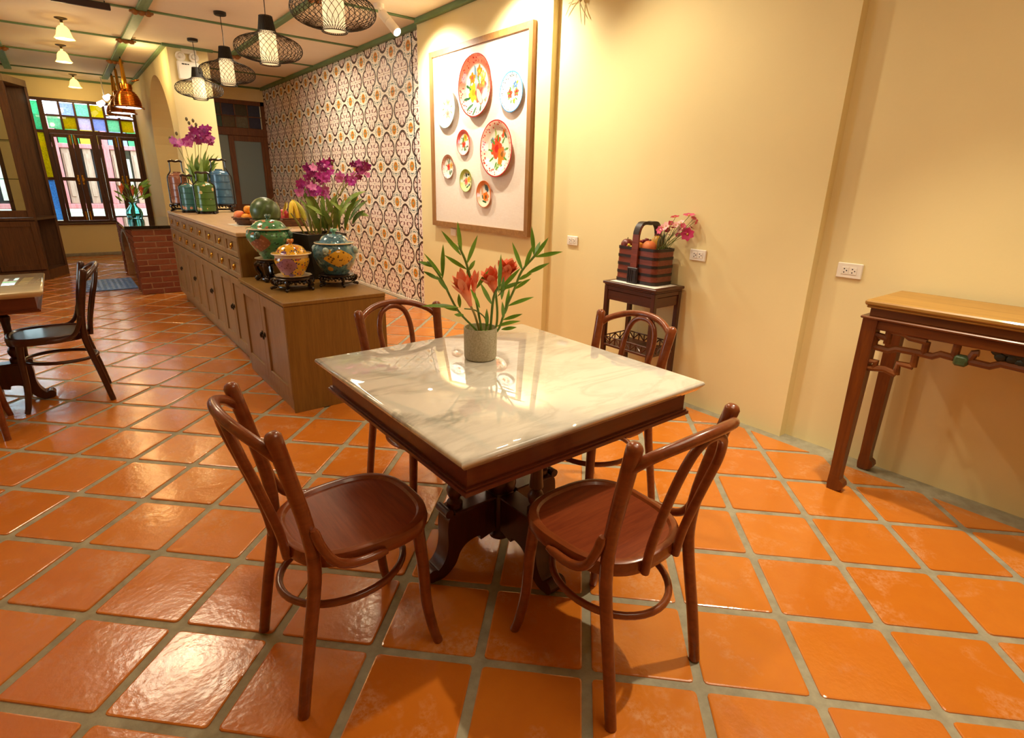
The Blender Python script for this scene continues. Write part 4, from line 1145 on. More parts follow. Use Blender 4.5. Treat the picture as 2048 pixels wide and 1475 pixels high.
# ================================================================== WALL PIECES
# framed board: y 3.68..5.24 (local x runs towards the viewer)
M_frame = wood('picture_frame_wood', '#8A5E32', '#A67844', .5, 'x', 5, 10, bump=.1)
M_framez = wood('picture_frame_wood_upright', '#8A5E32', '#A67844', .5, 'z', 5, 10, bump=.1)
m, g = newmat('linen_board', lin('#EFE0CF'), .85, spec=.2)
v = g.coord(); n1 = g.noise(g.mapping(v, sc=(60, 60, 4)), 6, 2); n2 = g.noise(g.mapping(v, sc=(4, 4, 60)), 6, 2)
g.link(g.ramp(g.math('ADD', g.math('MULTIPLY', n1, .5), g.math('MULTIPLY', n2, .5)), [(.35, lin('#E9D9C8')), (.65, lin('#F3E6D7'))]), g.p.inputs['Base Color'])
M_linen = m
p_tl, p_tr, p_bl, p_br = px_(867, 108, XA), px_(1076, 38, XA), px_(870, 452, XA), px_(1060, 470, XA)
fy1, fy0 = (p_tl.y+p_bl.y)/2, (p_tr.y+p_br.y)/2
fz1, fz0 = (p_tl.z+p_tr.z)/2, (p_bl.z+p_br.z)/2
bd = thing('plate_board', 'large wood framed cream board on the wall displaying enamel plates', 'picture frame', (XA, (fy0+fy1)/2, (fz0+fz1)/2))
hw, hh = (fy1-fy0)/2, (fz1-fz0)/2
obj('backing_board', MB().box(-.022, -.001, -hw+.03, hw-.03, -hh+.03, hh-.03), M_linen, bd, smooth=0)
fw = .048
for s_ in (-1, 1):
    Mz = Matrix(((0, 0, -1, -.001), (s_, 0, 0, 0), (0, 1, 0, 0), (0, 0, 0, 1)))
    obj('frame_side', MB().prism([(hw, -hh), (hw, hh), (hw-fw, hh-fw), (hw-fw, -hh+fw)], 0, .040, Mz), M_framez, bd, smooth=20)
    Mx = Matrix(((0, 0, -1, -.001), (1, 0, 0, 0), (0, s_, 0, 0), (0, 0, 0, 1)))
    obj('frame_rail', MB().prism([(-hw, hh), (hw, hh), (hw-fw, hh-fw), (-hw+fw, hh-fw)], 0, .040, Mx), M_frame, bd, smooth=20)
XPL = XA-.0235
R1, R2, OR, YE, GR, GD, BL, PK = '#C22A22', '#E4553C', '#E8791E', '#EDBB2B', '#5E8F3C', '#2F5F38', '#4F77A8', '#E79A92'
def flower(cx, cy, r, c, c2, n=5):
    out = []
    for k in range(n):
        a = 2*pi*k/n+.3; out.append((cx+r*.55*cos(a), cy+r*.55*sin(a), r*.52, r*.40, math.degrees(a), c))
    out.append((cx, cy, r*.34, r*.34, 0, c2)); out.append((cx+r*.1, cy+r*.3, r*.22, r*.1, 30, c2)); return out
def leaves(cx, cy, r, n, c, a0=0, ln=.3):
    return [(cx+r*cos(a), cy+r*sin(a), ln*.5, ln*.16, math.degrees(a), c) for a in [a0+2*pi*k/n for k in range(n)]]
def plate_mat(name, rim, wellc, wall, spots, border=None, bc='#B02A24', edge=None, grad=None):
    m, g = newmat(name, lin(wellc), .16, coat=.6)
    v = g.vmath('MULTIPLY', g.coord(), (1, 1, 0))
    r = g.vmath('LENGTH', v)
    c = g.ramp(r, [(0, lin(wellc)), (.64, lin(wellc)), (.70, lin(wall)), (.95, lin(rim))])
    if grad:
        q = g.node('ShaderNodeSeparateXYZ'); g.link(v, q.inputs[0])
        c = g.mix(g.ramp(g.math('ADD', g.math('MULTIPLY', q.outputs[1], .5), .5), [(.18, (0, 0, 0)), (.55, (1, 1, 1))]), lin(grad), c)
    if border:
        vo = g.node('ShaderNodeTexVoronoi'); vo.inputs['Scale'].default_value = border; g.link(v, vo.inputs['Vector'])
        msk = g.math('MULTIPLY', g.math('LESS_THAN', vo.outputs['Distance'], .33), g.math('MULTIPLY', g.math('GREATER_THAN', r, .73), g.math('LESS_THAN', r, .94)))
        c = g.mix(msk, c, lin(bc))
    nz = g.node('ShaderNodeTexNoise'); nz.inputs['Scale'].default_value = 6; g.link(v, nz.inputs['Vector'])
    vv = g.vmath('ADD', v, g.vmath('MULTIPLY', g.vmath('SUBTRACT', nz.outputs['Color'], (.5, .5, .5)), (.12, .12, 0)))
    for cx, cy, a, b, rot, hx in spots: c = g.mix(g.blob(vv, cx*1.08, cy*1.08, a*1.2, b*1.2, rot), c, lin(hx))
    if edge: c = g.mix(g.math('GREATER_THAN', r, .955), c, lin(edge))
    g.link(c, g.p.inputs['Base Color']); return m
# the plate's local frame: x to the viewer's right (-y world), y up, z out of the wall (-x)
PM = Matrix(((0, 0, -1), (-1, 0, 0), (0, 1, 0)))
def plate(x0, x1, y0, y1, label, mat, depth=.16):
    cx, cy = (x0+x1)/2, (y0+y1)/2
    top, bot = px_(cx, y0, XPL-.02), px_(cx, y1, XPL-.02); c = px_(cx, cy, XPL-.02)
    R = (top.z-bot.z)/2
    o_ = obj('enamel_plate', MB().lathe([(.40, 0), (.60, .012), (.66, .03), (.80, .09), (.93, depth-.02), (.985, depth), (1.0, depth+.004), (1.0, depth+.016), (.985, depth+.018), (.93, depth+.006), (.80, .115), (.68, .055), (.62, .035), (.0, .030)], 48), mat, None, smooth=45)
    o_.matrix_world = Matrix.Translation((XPL, c.y, c.z)) @ PM.to_4x4() @ Matrix.Diagonal((R, R, R, 1))
    return tag(o_, label, 'plate', 'enamel plates on the framed board')
s_ = flower(-.22, -.18, .26, YE, '#D98E1E', 6)+flower(.2, -.22, .30, R2, R1, 7)+[(.1, -.3, .1, .22, 30, '#F2B7A0')]+leaves(0, -.22, .52, 10, GD, .2, .26)+[(-.1, .36, .05, .24, 8, '#6F8CA0'), (-.05, .1, .05, .2, -10, '#7D92A2')]
s_ += flower(.12, .42, .15, OR, YE)+flower(-.28, .26, .16, OR, R2)+flower(.3, .25, .15, YE, OR)+flower(.32, .05, .12, OR, YE)+[(.45, -.02, .05, .1, 0, R1), (.1, .1, .03, .16, 20, GR), (-.4, .05, .03, .14, -20, GR)]
plate(919, 986, 107, 236, 'largest red-rimmed enamel plate with yellow and red roses, top of the board', plate_mat('plate_red_large', '#DB6A4E', '#EFE3CE', '#E58467', s_, 13, '#A82A1E', '#8E1E1A', '#F1D9C5'))
s_ = flower(-.25, -.05, .2, R2, R1)+flower(.27, -.02, .19, R2, R1)+flower(.2, .33, .16, BL, '#86A8D8')+flower(.1, -.4, .11, YE, OR)+leaves(0, -.12, .34, 9, GR, .1, .2)+[(.34, .42, .08, .05, 30, '#B7C63A')]
plate(999, 1047, 142, 225, 'white plate with blue rim, at the upper right of the board', plate_mat('plate_blue', '#8FC0D8', '#F4F1E6', '#E8EEEA', s_, 12, '#5B5A58', '#2D86C0', '#F0F0EA'))
s_ = flower(.05, -.25, .2, '#EBA08E', '#DE7A66')+flower(.1, .25, .15, '#EBD98E', '#E5C85A')+flower(-.15, .0, .13, '#C8D8E8', '#9FC0D8')+leaves(.03, -.05, .4, 9, '#7FA868', .3, .18)
plate(872, 911, 175, 257, 'white plate with pale grey-blue rim, at the left edge of the board', plate_mat('plate_grey', '#A9BCC4', '#F2F1EA', '#E4EAE8', s_, 14, '#8FA4AE', '#8FA6AC', '#EAF2F0'))
s_ = flower(.15, .35, .26, YE, OR, 6)+flower(-.1, -.12, .26, R2, R1)+[(.1, -.48, .13, .24, 25, GD), (-.15, .2, .09, .2, -20, GR), (.3, -.1, .2, .06, 35, '#F2EEE0'), (.32, -.3, .18, .05, 10, '#2F4F58')]+leaves(0, -.05, .5, 7, GD, .5, .2)
plate(912, 940, 259, 311, 'small plate with crimson-shaded rim at the centre of the board', plate_mat('plate_crimson', '#C9463F', '#EFE2D2', '#D9695C', s_, None, edge='#A52B22', grad='#F0CFC0'))
s_ = flower(-.12, .0, .30, '#E4522E', R1, 6)+flower(-.05, .28, .17, '#E4522E', R1)+flower(.2, -.18, .22, OR, '#8A5A1E', 6)+flower(-.35, .28, .1, '#7D8FA6', '#3E5A78')+leaves(.0, -.1, .46, 9, GR, .2, .24)+[(.32, .5, .06, .15, -30, OR), (.40, .42, .05, .12, 35, GD), (.25, .44, .07, .04, 0, R2), (-.15, .5, .03, .16, 5, '#A8C060'), (.02, -.5, .2, .07, 60, GR), (.1, -.38, .12, .12, 0, OR)]
plate(962, 1027, 240, 355, 'large round plate with bird and orange flowers and red scalloped rim at right', plate_mat('plate_bird', '#E9C0A6', '#EFE0C8', '#E6CBB2', s_, 9, '#CF4436', '#B4262A', '#F2E4D4'))
s_ = flower(.0, .0, .26, R2, R1)+flower(.35, .1, .24, '#E9B45C', OR)+[(.2, -.45, .08, .2, 20, GD), (.1, .45, .05, .22, -15, GD), (-.1, .4, .04, .2, 20, GR), (.4, -.35, .1, .12, 0, '#3F5F5F')]+leaves(.1, 0, .5, 7, GR, .2, .18)
plate(881, 909, 309, 358, 'small pinkish brown speckled plate, lowest left on the board', plate_mat('plate_pink', '#C98A6C', '#EFE4D4', '#D8A78C', s_, 12, '#9A3A2E', '#7A2E1E', '#F0E6D8'))
s_ = flower(-.08, -.06, .28, '#E88A76', R2)+flower(.32, .08, .24, YE, '#D9A21E')+[(.3, .5, .14, .08, 0, '#2F4238'), (-.05, .45, .1, .16, 20, '#3A4A3E'), (.4, -.32, .1, .1, 0, '#2F4A5A'), (.1, -.5, .16, .06, 30, GD)]+leaves(.1, .05, .5, 7, GD, .6, .2)
plate(917, 944, 338, 384, 'small olive green plate with a rose, left of the lowest plate', plate_mat('plate_green', '#9AA03A', '#E9E6C4', '#C2C46A', s_, None, edge='#7E8A2C', grad='#E6E49A'))
s_ = flower(.12, -.2, .34, OR, '#7A4A1E', 6)+[(.2, .45, .2, .18, 20, '#3F5F66'), (.3, .3, .12, .14, 0, '#355058'), (.05, .6, .08, .1, 0, '#56756E'), (-.32, .1, .1, .4, 10, '#F0A878')]+[(-.05, -.52, .24, .06, -10, GD), (-.3, -.2, .06, .14, 20, '#3A5A40')]
plate(952, 982, 361, 415, 'small orange plate with one orange flower, lowest on the board', plate_mat('plate_orange', '#DB7236', '#EFE0CA', '#E2905A', s_, None, edge='#C4551E', grad='#F0D6B8'))

def outlet(px, py, xw, label, w=.118, h=.072, sockets=2, dots=True):
    c = px_(px, py, xw)
    t = thing('wall_outlet', label, 'outlet', (xw, c.y, c.z))
    obj('cover_plate', MB().box(-.011, -.0003, -w/2, w/2, -h/2, h/2, .004), M_white, t, smooth=20)
    if dots:
        for s_ in (-1, 1):
            o = obj('socket', MB().box(-.0135, -.0112, s_*.020-.017, s_*.020+.017, -.019, .019, .001), M_white, t, smooth=20)
            hl = MB()
            for dy, dz in ((.004, .009), (.004, -.009), (-.008, 0)): hl.box(-.0141, -.0136, s_*.020+dy-.0028, s_*.020+dy+.0028, dz-.003, dz+.003)
            obj('socket_hole', hl, M_dark, o, smooth=0)
    return t
outlet(1146, 481, XB, 'white double wall outlet left of the fruit basket, by the wall step')
outlet(1397, 510, XB, 'white double wall outlet right of the fruit basket')
outlet(1700, 541, XC, 'white double wall outlet above the console table', .125, .08)
outlet(908, 464, XA, 'blank white switch plate under the plate board', .10, .075, 0, False)

# thin black cable down the patterned tiles
obj_ = obj('cable', MB().tube(smoothpath([(XT-.004, 5.82, 2.88), (XT-.004, 5.815, 2.3), (XT-.004, 5.82, 1.75), (XT-.004, 5.812, 1.62), (XT-.004, 5.79, 1.45), (XT-.004, 5.795, .9), (XT-.004, 5.79, .05)], 4), .004, 6), M_black)
tag(obj_, 'thin black cable running down the patterned tile wall', 'cable')

# twig sprig hanging at the top of the wall step
tw = thing('hanging_sprig', 'thin pale twigs hanging high on the wall at the top edge', 'sprig', px_(1150, -14, XB-.03))
M_twig = plain('pale_twig', '#C9B68C', .8, .2)
rt = Vector(tw.location)
for a, b in (((1160, -6), (1163, 48)), ((1160, 6), (1176, 38)), ((1148, -4), (1131, 32)), ((1146, 2), (1137, 8)), ((1168, -5), (1171, 8))):
    obj('twig', MB().tube(smoothpath([px_(*a, XB-.03)-rt, px_((a[0]+b[0])/2-1, (a[1]+b[1])/2, XB-.022)-rt, px_(*b, XB-.016)-rt], 3), [.0032]*6+[.0012], 5), M_twig, tw)
obj('twig_base', MB().ball(px_(1161, -2, XB-.03)-rt, .014, (1, 1, 1.3), 10, 6), M_twig, tw)

# ================================================================== LAMPS
def emat(name, c, s, hexb='#FFFFFF'):
    m, g = newmat(name, lin(hexb), .5, emit=c, es=s); return m
M_shade = emat('glowing_paper_shade', (1, .74, .40), .8, '#F5DDB0')
M_bulb = emat('lamp_opening_glow', (1, .93, .82), 8)
M_wire = plain('dark_wire', '#20180F', .45, .1, spec=.4)
PROF = [(.0, .078), (.010, .080), (.022, .100), (.030, .140), (.042, .190), (.062, .232), (.092, .256), (.120, .259), (.148, .248), (.172, .218), (.192, .172), (.208, .122), (.222, .090), (.236, .070), (.27, .062), (.343, .050)]
def rad(z):
    for (z0, r0), (z1, r1) in zip(PROF, PROF[1:]):
        if z <= z1: return r0+(r1-r0)*(z-z0)/(z1-z0)
    return PROF[-1][1]
PR = [(p.x, p.y) for p in smoothpath([(z, r, 0) for z, r in PROF], 2)]
def lattice():
    mb = MB()
    for d in (-1, 1):
        for k in range(38):
            pts = []
            for z, r in PR:
                tw_ = min(1.0, max(0, z)/.236)*.85*d
                a = 2*pi*k/38+tw_; pts.append((r*cos(a), r*sin(a), z))
            mb.tube(pts, .0017, 4, caps=False)
    for z, r in ((.0, .078), (.236, .070), (.343, .050)):
        mb.tube([(r*cos(a), r*sin(a), z) for a in [2*pi*i/32 for i in range(32)]], .003, 6, True)
    return mb
def make_pendant(label):
    t = thing('pendant_lamp', label, 'lamp', group='lattice pendant lamps above the counter')
    z0 = 2.285
    obj('lattice_cage', lattice(), M_wire, t, (0, 0, z0))
    obj('lamp_shade', MB().lathe([(.068, .008), (.064, .236), (.060, .236), (.064, .008), (.068, .008)], 28), M_shade, t, (0, 0, z0))
    obj('bulb_disc', MB().lathe([(.0, .010), (.0635, .010), (.0635, .014), (.0, .014)], 24), M_bulb, t, (0, 0, z0))
    obj('neck_sleeve', MB().lathe([(.060, .238), (.056, .282), (.046, .340), (.0, .344)], 24), plain('neck_black', '#2A221A', .5, .2), t, (0, 0, z0))
    obj('cord', MB().tube([(0, 0, z0+.34), (.002, 0, z0+.45), (0, .002, ZC-.03)], .0035, 6), M_black, t)
    obj('canopy', MB().lathe([(.0, ZC-.032), (.050, ZC-.030), (.056, ZC-.024), (.056, ZC-.0002)], 24), M_black, t)
    return t
PX = 1.55
pn = make_pendant('black wire lattice pendant lamp nearest the viewer, cut by the top edge')
pn.location = (PX, 3.815, 0)
dup(pn, (PX, 5.21, 0), 0, 'black wire lattice pendant lamp second from the viewer, over the low cabinet end')
dup(pn, (PX, 6.645, 0), 0, 'black wire lattice pendant lamp third from the viewer')
dup(pn, (PX, 8.08, 0), 0, 'black wire lattice pendant lamp farthest from the viewer, before the pier')
for y in (3.815, 5.21, 6.645, 8.08):
    lamp('SPOT', 'pendant_light', (PX, y, 2.28), 22, (1, .80, .5), (PX, y, 0), .05, 120, .8)
    lamp('POINT', 'pendant_glow', (PX, y, 2.42), 2.2, (1, .75, .42), size=.06)

# copper ship pendants
m, g = newmat('polished_copper', lin('#C2742F'), .18, metal=1.0); M_copper = m
m, g = newmat('polished_brass_strap', lin('#C9932F'), .22, metal=1.0); M_strap = m
def make_ship(label):
    t = thing('copper_lamp', label, 'lamp', group='copper pendant lamps near the window')
    z0 = 2.285; pr = [(.180, 0), (.183, .008), (.166, .014)]
    for i in range(9):
        a = i/9; r = .163*sqrt(max(.02, 1-(a*.86)**2)); z = .018+.185*a
        pr += [(r, z), (r-.004, z+.014), (r-.010, z+.0165)]
    pr += [(.080, .21), (.075, .225), (.078, .23), (.078, .29), (.06, .30), (.0, .302)]
    obj('dome', MB().lathe(pr, 36), M_copper, t, (0, 0, z0), smooth=30)
    obj('lens', MB().lathe([(.0, -.006), (.12, -.004), (.162, .002), (.162, .010), (0, .010)], 28), emat('ship_lens', (1, .95, .85), 2.2), t, (0, 0, z0))
    for k in range(6):
        a = pi*k/3; obj('rim_lug', MB().ball((.187*cos(a), .187*sin(a), .004), .014, (1, 1, .8), 8, 5), M_copper, t, (0, 0, z0))
    for s_ in (-1, 1):
        obj('strap', MB().tube(smoothpath([(s_*.082, 0, z0+.22), (s_*.084, 0, z0+.32), (s_*.055, 0, z0+.44), (s_*.020, 0, z0+.565), (s_*.010, 0, z0+.585)], 4), .017, 8, flat=1.4), M_strap, t)
        obj('strap_bolt', MB().ball((s_*.094, 0, z0+.262), .016, (1, 1, 1), 8, 6), M_strap, t)
    obj('ring', MB().tube([(.022*sin(a), 0, z0+.600+.022*cos(a)) for a in [2*pi*i/16 for i in range(16)]], .005, 6, True), M_black, t)
    obj('hook', MB().tube([(0, .0, z0+.616), (.0, .012, z0+.63), (0, .0, ZC-.0265)], .005, 6), M_black, t)
    obj('side_ring', MB().tube([(.03*sin(a), -.128-.045*cos(a), z0+.345+.012*cos(a)) for a in [2*pi*i/18 for i in range(18)]], .006, 6, True), M_copper, t)
    return t
sp_ = make_ship('copper ship pendant lamp in front, nearest of the three')
sp_.location = (.97, 9.80, 0); sp_.rotation_euler = (0, 0, 1.33)
dup(sp_, (.975, 10.72, 0), 1.42, 'copper ship pendant lamp in the middle of the row of three')
dup(sp_, (.98, 11.45, 0), 1.25, 'copper ship pendant lamp at the back, nearest the window')

# glass tulip ceiling lamps
M_tulip = emat('amber_tulip_glass', (1, .60, .16), 2.2, '#FFD890')
def make_sconce(label):
    t = thing('ceiling_lamp', label, 'lamp', group='amber tulip ceiling lamps')
    obj('canopy', MB().lathe([(.0, -.045), (.012, -.045), (.014, -.02), (.055, -.006), (.058, -.0002)], 20), plain('antique_brass', '#4A3A1C', .4, .2, metal=.6), t)
    pr = [(.013, -.045), (.014, -.065), (.034, -.074), (.054, -.10), (.063, -.135), (.067, -.165), (.086, -.192), (.082, -.193), (.062, -.165), (.052, -.12), (.0, -.075)]
    obj('glass_shade', MB().lathe(pr, 36, rfun=lambda a, i: 1+(.10*sin(6*a) if i in (5, 6) else .02*sin(6*a))), M_tulip, t)
    obj('bulb', MB().ball((0, 0, -.135), .030, (1, 1, 1.2), 12, 8), emat('tulip_bulb', (1, .85, .55), 12), t)
    return t
sc_ = make_sconce('amber glass tulip ceiling lamp at top left, nearest of three in a row')
SCP = [(.34, 8.05, ZC-.0002), (.35, 9.64, ZC-.0002), (.52, 12.2, ZC-.0002)]
sc_.location = SCP[0]
dup(sc_, SCP[1], .4, 'amber glass tulip ceiling lamp in the middle of the row of three')
dup(sc_, SCP[2], .8, 'amber glass tulip ceiling lamp farthest back, above the window')
for p in SCP+[(.2, 4.9, ZC), (.05, 2.4, ZC), (1.05, 8.9, ZC+.0)][:5]:
    lamp('POINT', 'tulip_light', (p[0], p[1], p[2]-.24), 7, (1, .70, .30), size=.05)

# white track spot
c0 = pz(757, 8, ZC)
t = thing('spotlight', 'white cylindrical ceiling spotlight beside the nearest lattice lamp', 'lamp', (c0.x, c0.y, ZC))
obj('base', MB().lathe([(.0, -.035), (.045, -.033), (.05, -.026), (.05, -.0002)], 20), M_white, t)
b0, b1 = Vector((.0, -.06, -.085)), Vector((.055, -.235, -.255))
obj('arm', MB().tube([(0, 0, -.03), (0, -.01, -.08), b0+(b1-b0)*.2], .010, 8), M_white, t)
ax = (b1-b0)
obj('body', MB().tube([b0, b0+ax*.02, b0+ax*.45, b0+ax*.455, b0+ax*.47, b0+ax*.475, b0+ax*.93, b1], [.030, .040, .041, .038, .038, .041, .041, .039], 20), M_white, t)
obj('lens', MB().tube([b1+ax*.002, b1+ax*.02], .034, 16), emat('spot_lens', (1, .95, .85), 6), t)
# twin spot by the window
t = thing('twin_spotlight', 'small twin white spotlight glowing beside the copper lamps', 'lamp', (.86, 11.9, ZC))
obj('stem', MB().tube([(0, 0, -.0265), (0, 0, -.30)], .008, 8), M_white, t)
for dz, dx in ((-.30, .05), (-.40, -.05)):
    obj('head', MB().tube([(dx+.03, .02, dz), (dx-.04, -.02, dz-.05)], [.035, .045], 14), emat('twin_spot_glow', (.95, .97, 1), 2.2), t)
# emergency light on the pier
ec = py_(377, 141, AY0); sc1 = .0
t = thing('emergency_light', 'white twin-lamp emergency light box on the yellow pier', 'emergency light', (ec.x, AY0, ec.z))
obj('housing', MB().box(-.125, .125, -.06, -.0005, -.115, .095, .012), M_white, t, smooth=25)
for s_ in (-1, 1):
    h = obj('lamp_head', MB().lathe([(.0, 0), (.045, .0), (.055, .012), (.055, .03), (.03, .05), (0, .052)], 18, tr(s_*.075, -.035, .145) @ rotm('X', -75) @ tr(0, 0, -.02)), M_white, t)
    obj('bulb', MB().ball((s_*.075, -.075, .150), .03, (1, .6, 1), 12, 7), plain('clear_bulb', '#D8D2C4', .1, 0), h)
obj('mark', MB().box(-.075, -.045, -.0606, -.0601, .052, .066).box(-.042, -.018, -.0606, -.0601, .052, .066).box(-.014, .006, -.0606, -.0601, .054, .066), M_dark, t, smooth=0)
p0 = py_(376, 99, AY0)
tag(obj('junction_box', MB().box(-.085, .085, -.03, -.0005, -.055, .055, .006), M_white, None, (p0.x, AY0, p0.z), smooth=25), 'small white junction box above the emergency light', 'box')
# hanging dark sign at the top edge
sg = pz(180, 0, ZC)
t = thing('hanging_sign', 'dark red hanging panel just showing at the top left edge', 'sign', (.47, 7.0, ZC))
obj('panel', MB().box(-.22, .22, -.015, .015, -.075, -.02, .004), plain('dark_red_panel', '#2A0E0C', .5, .1), t, smooth=20)
for s_ in (-.18, .18): obj('hanger', MB().tube([(s_, 0, -.025), (s_, 0, -.0265 if 0 else -.0002)], .005, 6), M_black, t)
# carved brackets where battens cross the beams
M_carv = wood('carved_bracket_wood', '#7A4A18', '#9C6426', .5, 'x', 10, 6, bump=.3)
def make_bracket():
    mb = MB()
    for s_ in (-1, 0, 1):
        mb.ball((s_*.055, 0, -.028), .034, (1.0, 1.1, .8), 10, 6)
    mb.box(-.10, .10, -.028, .028, -.034, -.0165, .004)
    o_ = obj('carved_bracket', mb, M_carv); return o_
b_ = None
for x, y, lab in ((.94, 7.05, 'carved wooden ceiling bracket nearest the top left edge'), (.94, 8.59, 'carved wooden ceiling bracket second along the green beam'), (.94, 10.21, 'carved wooden ceiling bracket farthest along the green beam'), (-.27, 10.21, 'carved wooden ceiling bracket at the left edge of the ceiling'),
                  (2.09, 8.59, 'carved wooden ceiling bracket behind the second lattice lamp'), (2.09, 5.49, 'carved wooden ceiling bracket behind the nearest lattice lamp')):
    if b_ is None: b_ = make_bracket(); q = b_
    else: q = b_.copy(); COL.objects.link(q)
    q.location = (x, y, ZC-.010); tag(q, lab, 'bracket', 'carved ceiling brackets')
# ================================================================== PORCELAIN, PLANTS, FRUIT
M_lacq = plain('dark_lacquer', '#1C0B08', .22, .25, 40, coat=.4)
def make_stand(name, label, loc, r, h, nleg=5, rz=0.0, group=None, ringz=.3):
    t = thing(name, label, 'stand', loc, rz, group)
    th = min(.022, h*.35)
    obj('stand_top', MB().lathe([(.0, h-th), (r*.78, h-th), (r*.84, h-th*.6), (r*.84, h-th*.2), (r*.80, h), (0, h)], 30), M_lacq, t)
    for k in range(nleg):
        a = 2*pi*k/nleg; d = lambda rr, z: (rr*cos(a), rr*sin(a), z)
        p = smoothpath([d(r*.72, h-th), d(r*.92, h*.72), d(r*.90, h*.52), d(r*.74, h*.30), d(r*.80, h*.17), d(r*.97, h*.15)], 3)
        n = len(p); q = max(.006, h*.11)
        obj('leg', MB().tube(p, [q*1.35]*4+[q*1.0]*(n-4), 7).ball(d(r*.95, q*1.15), q*1.15, (1, 1, 1), 8, 6), M_lacq, t)
    obj('base_ring', MB().tube([(r*.74*cos(a), r*.74*sin(a), h*ringz) for a in [2*pi*i/30 for i in range(30)]], max(.005, h*.07), 7, True), M_lacq, t)
    for k in range(nleg):
        a0 = 2*pi*k/nleg; ap = MB()
        for i in range(1, 6):
            a = a0+2*pi/nleg*i/6; ap.ball((r*.82*cos(a), r*.82*sin(a), h-th*1.15-(.006 if i in (2, 4) else 0)), th*.42, (1, 1, 1.2), 7, 5)
        obj('carved_apron', ap, M_lacq, t)
    return t
def porcelain(name, ground, blobs, panel, dots, dotc, center=0.0, patch=None):
    "ground colour with voronoi blossoms, one painted panel facing the room, small dots"
    m, g = newmat(name, lin(ground), .12, coat=.7)
    v = g.coord()
    vo = g.node('ShaderNodeTexVoronoi'); vo.inputs['Scale'].default_value = 20; g.link(v, vo.inputs['Vector'])
    sel = g.node('ShaderNodeSeparateColor'); g.link(vo.outputs['Color'], sel.inputs[0])
    n1 = g.noise(v, 30, 2)
    c = g.mix(g.math('MULTIPLY', g.noise(v, 7, 3), .35), lin(ground), tuple(x*.6 for x in lin(ground)))
    col = g.ramp(sel.outputs[0], [(i/len(blobs), lin(b)) for i, b in enumerate(blobs)], 'CONSTANT')
    msk = g.math('MULTIPLY', g.math('LESS_THAN', g.math('ADD', vo.outputs['Distance'], g.math('MULTIPLY', n1, .25)), .50), g.math('GREATER_THAN', sel.outputs[1], .35))
    c = g.mix(msk, c, col)
    vd = g.node('ShaderNodeTexVoronoi'); vd.inputs['Scale'].default_value = dots; g.link(v, vd.inputs['Vector'])
    c = g.mix(g.math('LESS_THAN', vd.outputs['Distance'], .34), c, lin(dotc))
    if panel:
        (pc, pin, cx, cz, a, b, side) = panel
        s_ = g.node('ShaderNodeSeparateXYZ'); g.link(v, s_.inputs[0]); cb = g.node('ShaderNodeCombineXYZ')
        g.link(s_.outputs[0], cb.inputs[0]); g.link(s_.outputs[2], cb.inputs[1])
        d = g.mapping(cb.outputs[0], (cx, cz, 0), (0, 0, 0), (a, b, 1), 'TEXTURE')
        ab = g.vmath('ABSOLUTE', d); sx = g.node('ShaderNodeSeparateXYZ'); g.link(ab, sx.inputs[0])
        dia = g.math('ADD', sx.outputs[0], g.math('POWER', sx.outputs[1], 1.4))
        front = g.math('LESS_THAN', s_.outputs[1], 0.0)
        pm = g.mix(g.math('LESS_THAN', g.math('ADD', vd.outputs['Distance'], g.math('MULTIPLY', n1, .3)), .50), lin(pc), lin(pin))
        c = g.mix(g.math('MULTIPLY', g.math('LESS_THAN', dia, 1.0), front), c, pm)
    g.link(c, g.p.inputs['Base Color']); return m
M_rim = plain('jar_rim', '#E6D2B0', .2, .03, coat=.5)
def make_jar(label, loc, R, zb, body_prof, zl, lid_r, lid_h, mat, rimz=None, knob='#5FA08C', rz=0, handles=None):
    t = thing('porcelain_jar', label, 'jar', loc, rz)
    obj('body', MB().lathe(body_prof, 40), mat, t)
    obj('rim_band', MB().lathe([(lid_r*.86, zl-.022), (lid_r*.87, zl-.006), (lid_r*.80, zl-.004), (lid_r*.80, zl-.022), (lid_r*.86, zl-.022)], 40), M_rim, t)
    lid = obj('lid', MB().lathe([(.0, zl-.003), (lid_r*.97, zl-.003), (lid_r*1.0, zl+.001), (lid_r*.985, zl+.006), (lid_r*.78, zl+.012), (lid_r*.74, zl+lid_h*.35), (lid_r*.60, zl+lid_h*.72), (lid_r*.34, zl+lid_h*.94), (0, zl+lid_h)], 40), [mat], t)
    obj('lid_edge', MB().tube([(lid_r*cos(a), lid_r*sin(a), zl+.002) for a in [2*pi*i/40 for i in range(40)]], .0042, 6, True), M_rim, lid)
    kb = MB().lathe([(.012, zl+lid_h-.004), (.010, zl+lid_h+.006), (.020, zl+lid_h+.014), (.021, zl+lid_h+.022), (.012, zl+lid_h+.030), (0, zl+lid_h+.032)], 14)
    for k in range(3): kb.ball((.014*cos(k*2.1), .014*sin(k*2.1), zl+lid_h+.024), .011, (1, 1, .9), 7, 5)
    obj('knob', kb, plain('knob_'+label[:8].replace(' ', '_'), knob, .2, .2, 60, coat=.5), lid)
    if handles:
        for k in range(4):
            a = pi/4+k*pi/2
            obj('mask_handle', MB().ball((handles[0]*cos(a), handles[0]*sin(a), handles[1]), .022, (1, 1, 1.1), 10, 7).ball((handles[0]*1.06*cos(a), handles[0]*1.06*sin(a), handles[1]-.016), .012, (1, 1, 1), 8, 5), plain('mask_'+label[:6].replace(' ', '_'), handles[2], .25, .2, 60, coat=.4), t)
    return t
E_ = .0006
YJ = (1.13, 3.775); sh = .084
make_stand('carved_stand', 'dark carved five-legged stand under the yellow jar', (*YJ, LZ+E_), .150, sh, rz=.3)
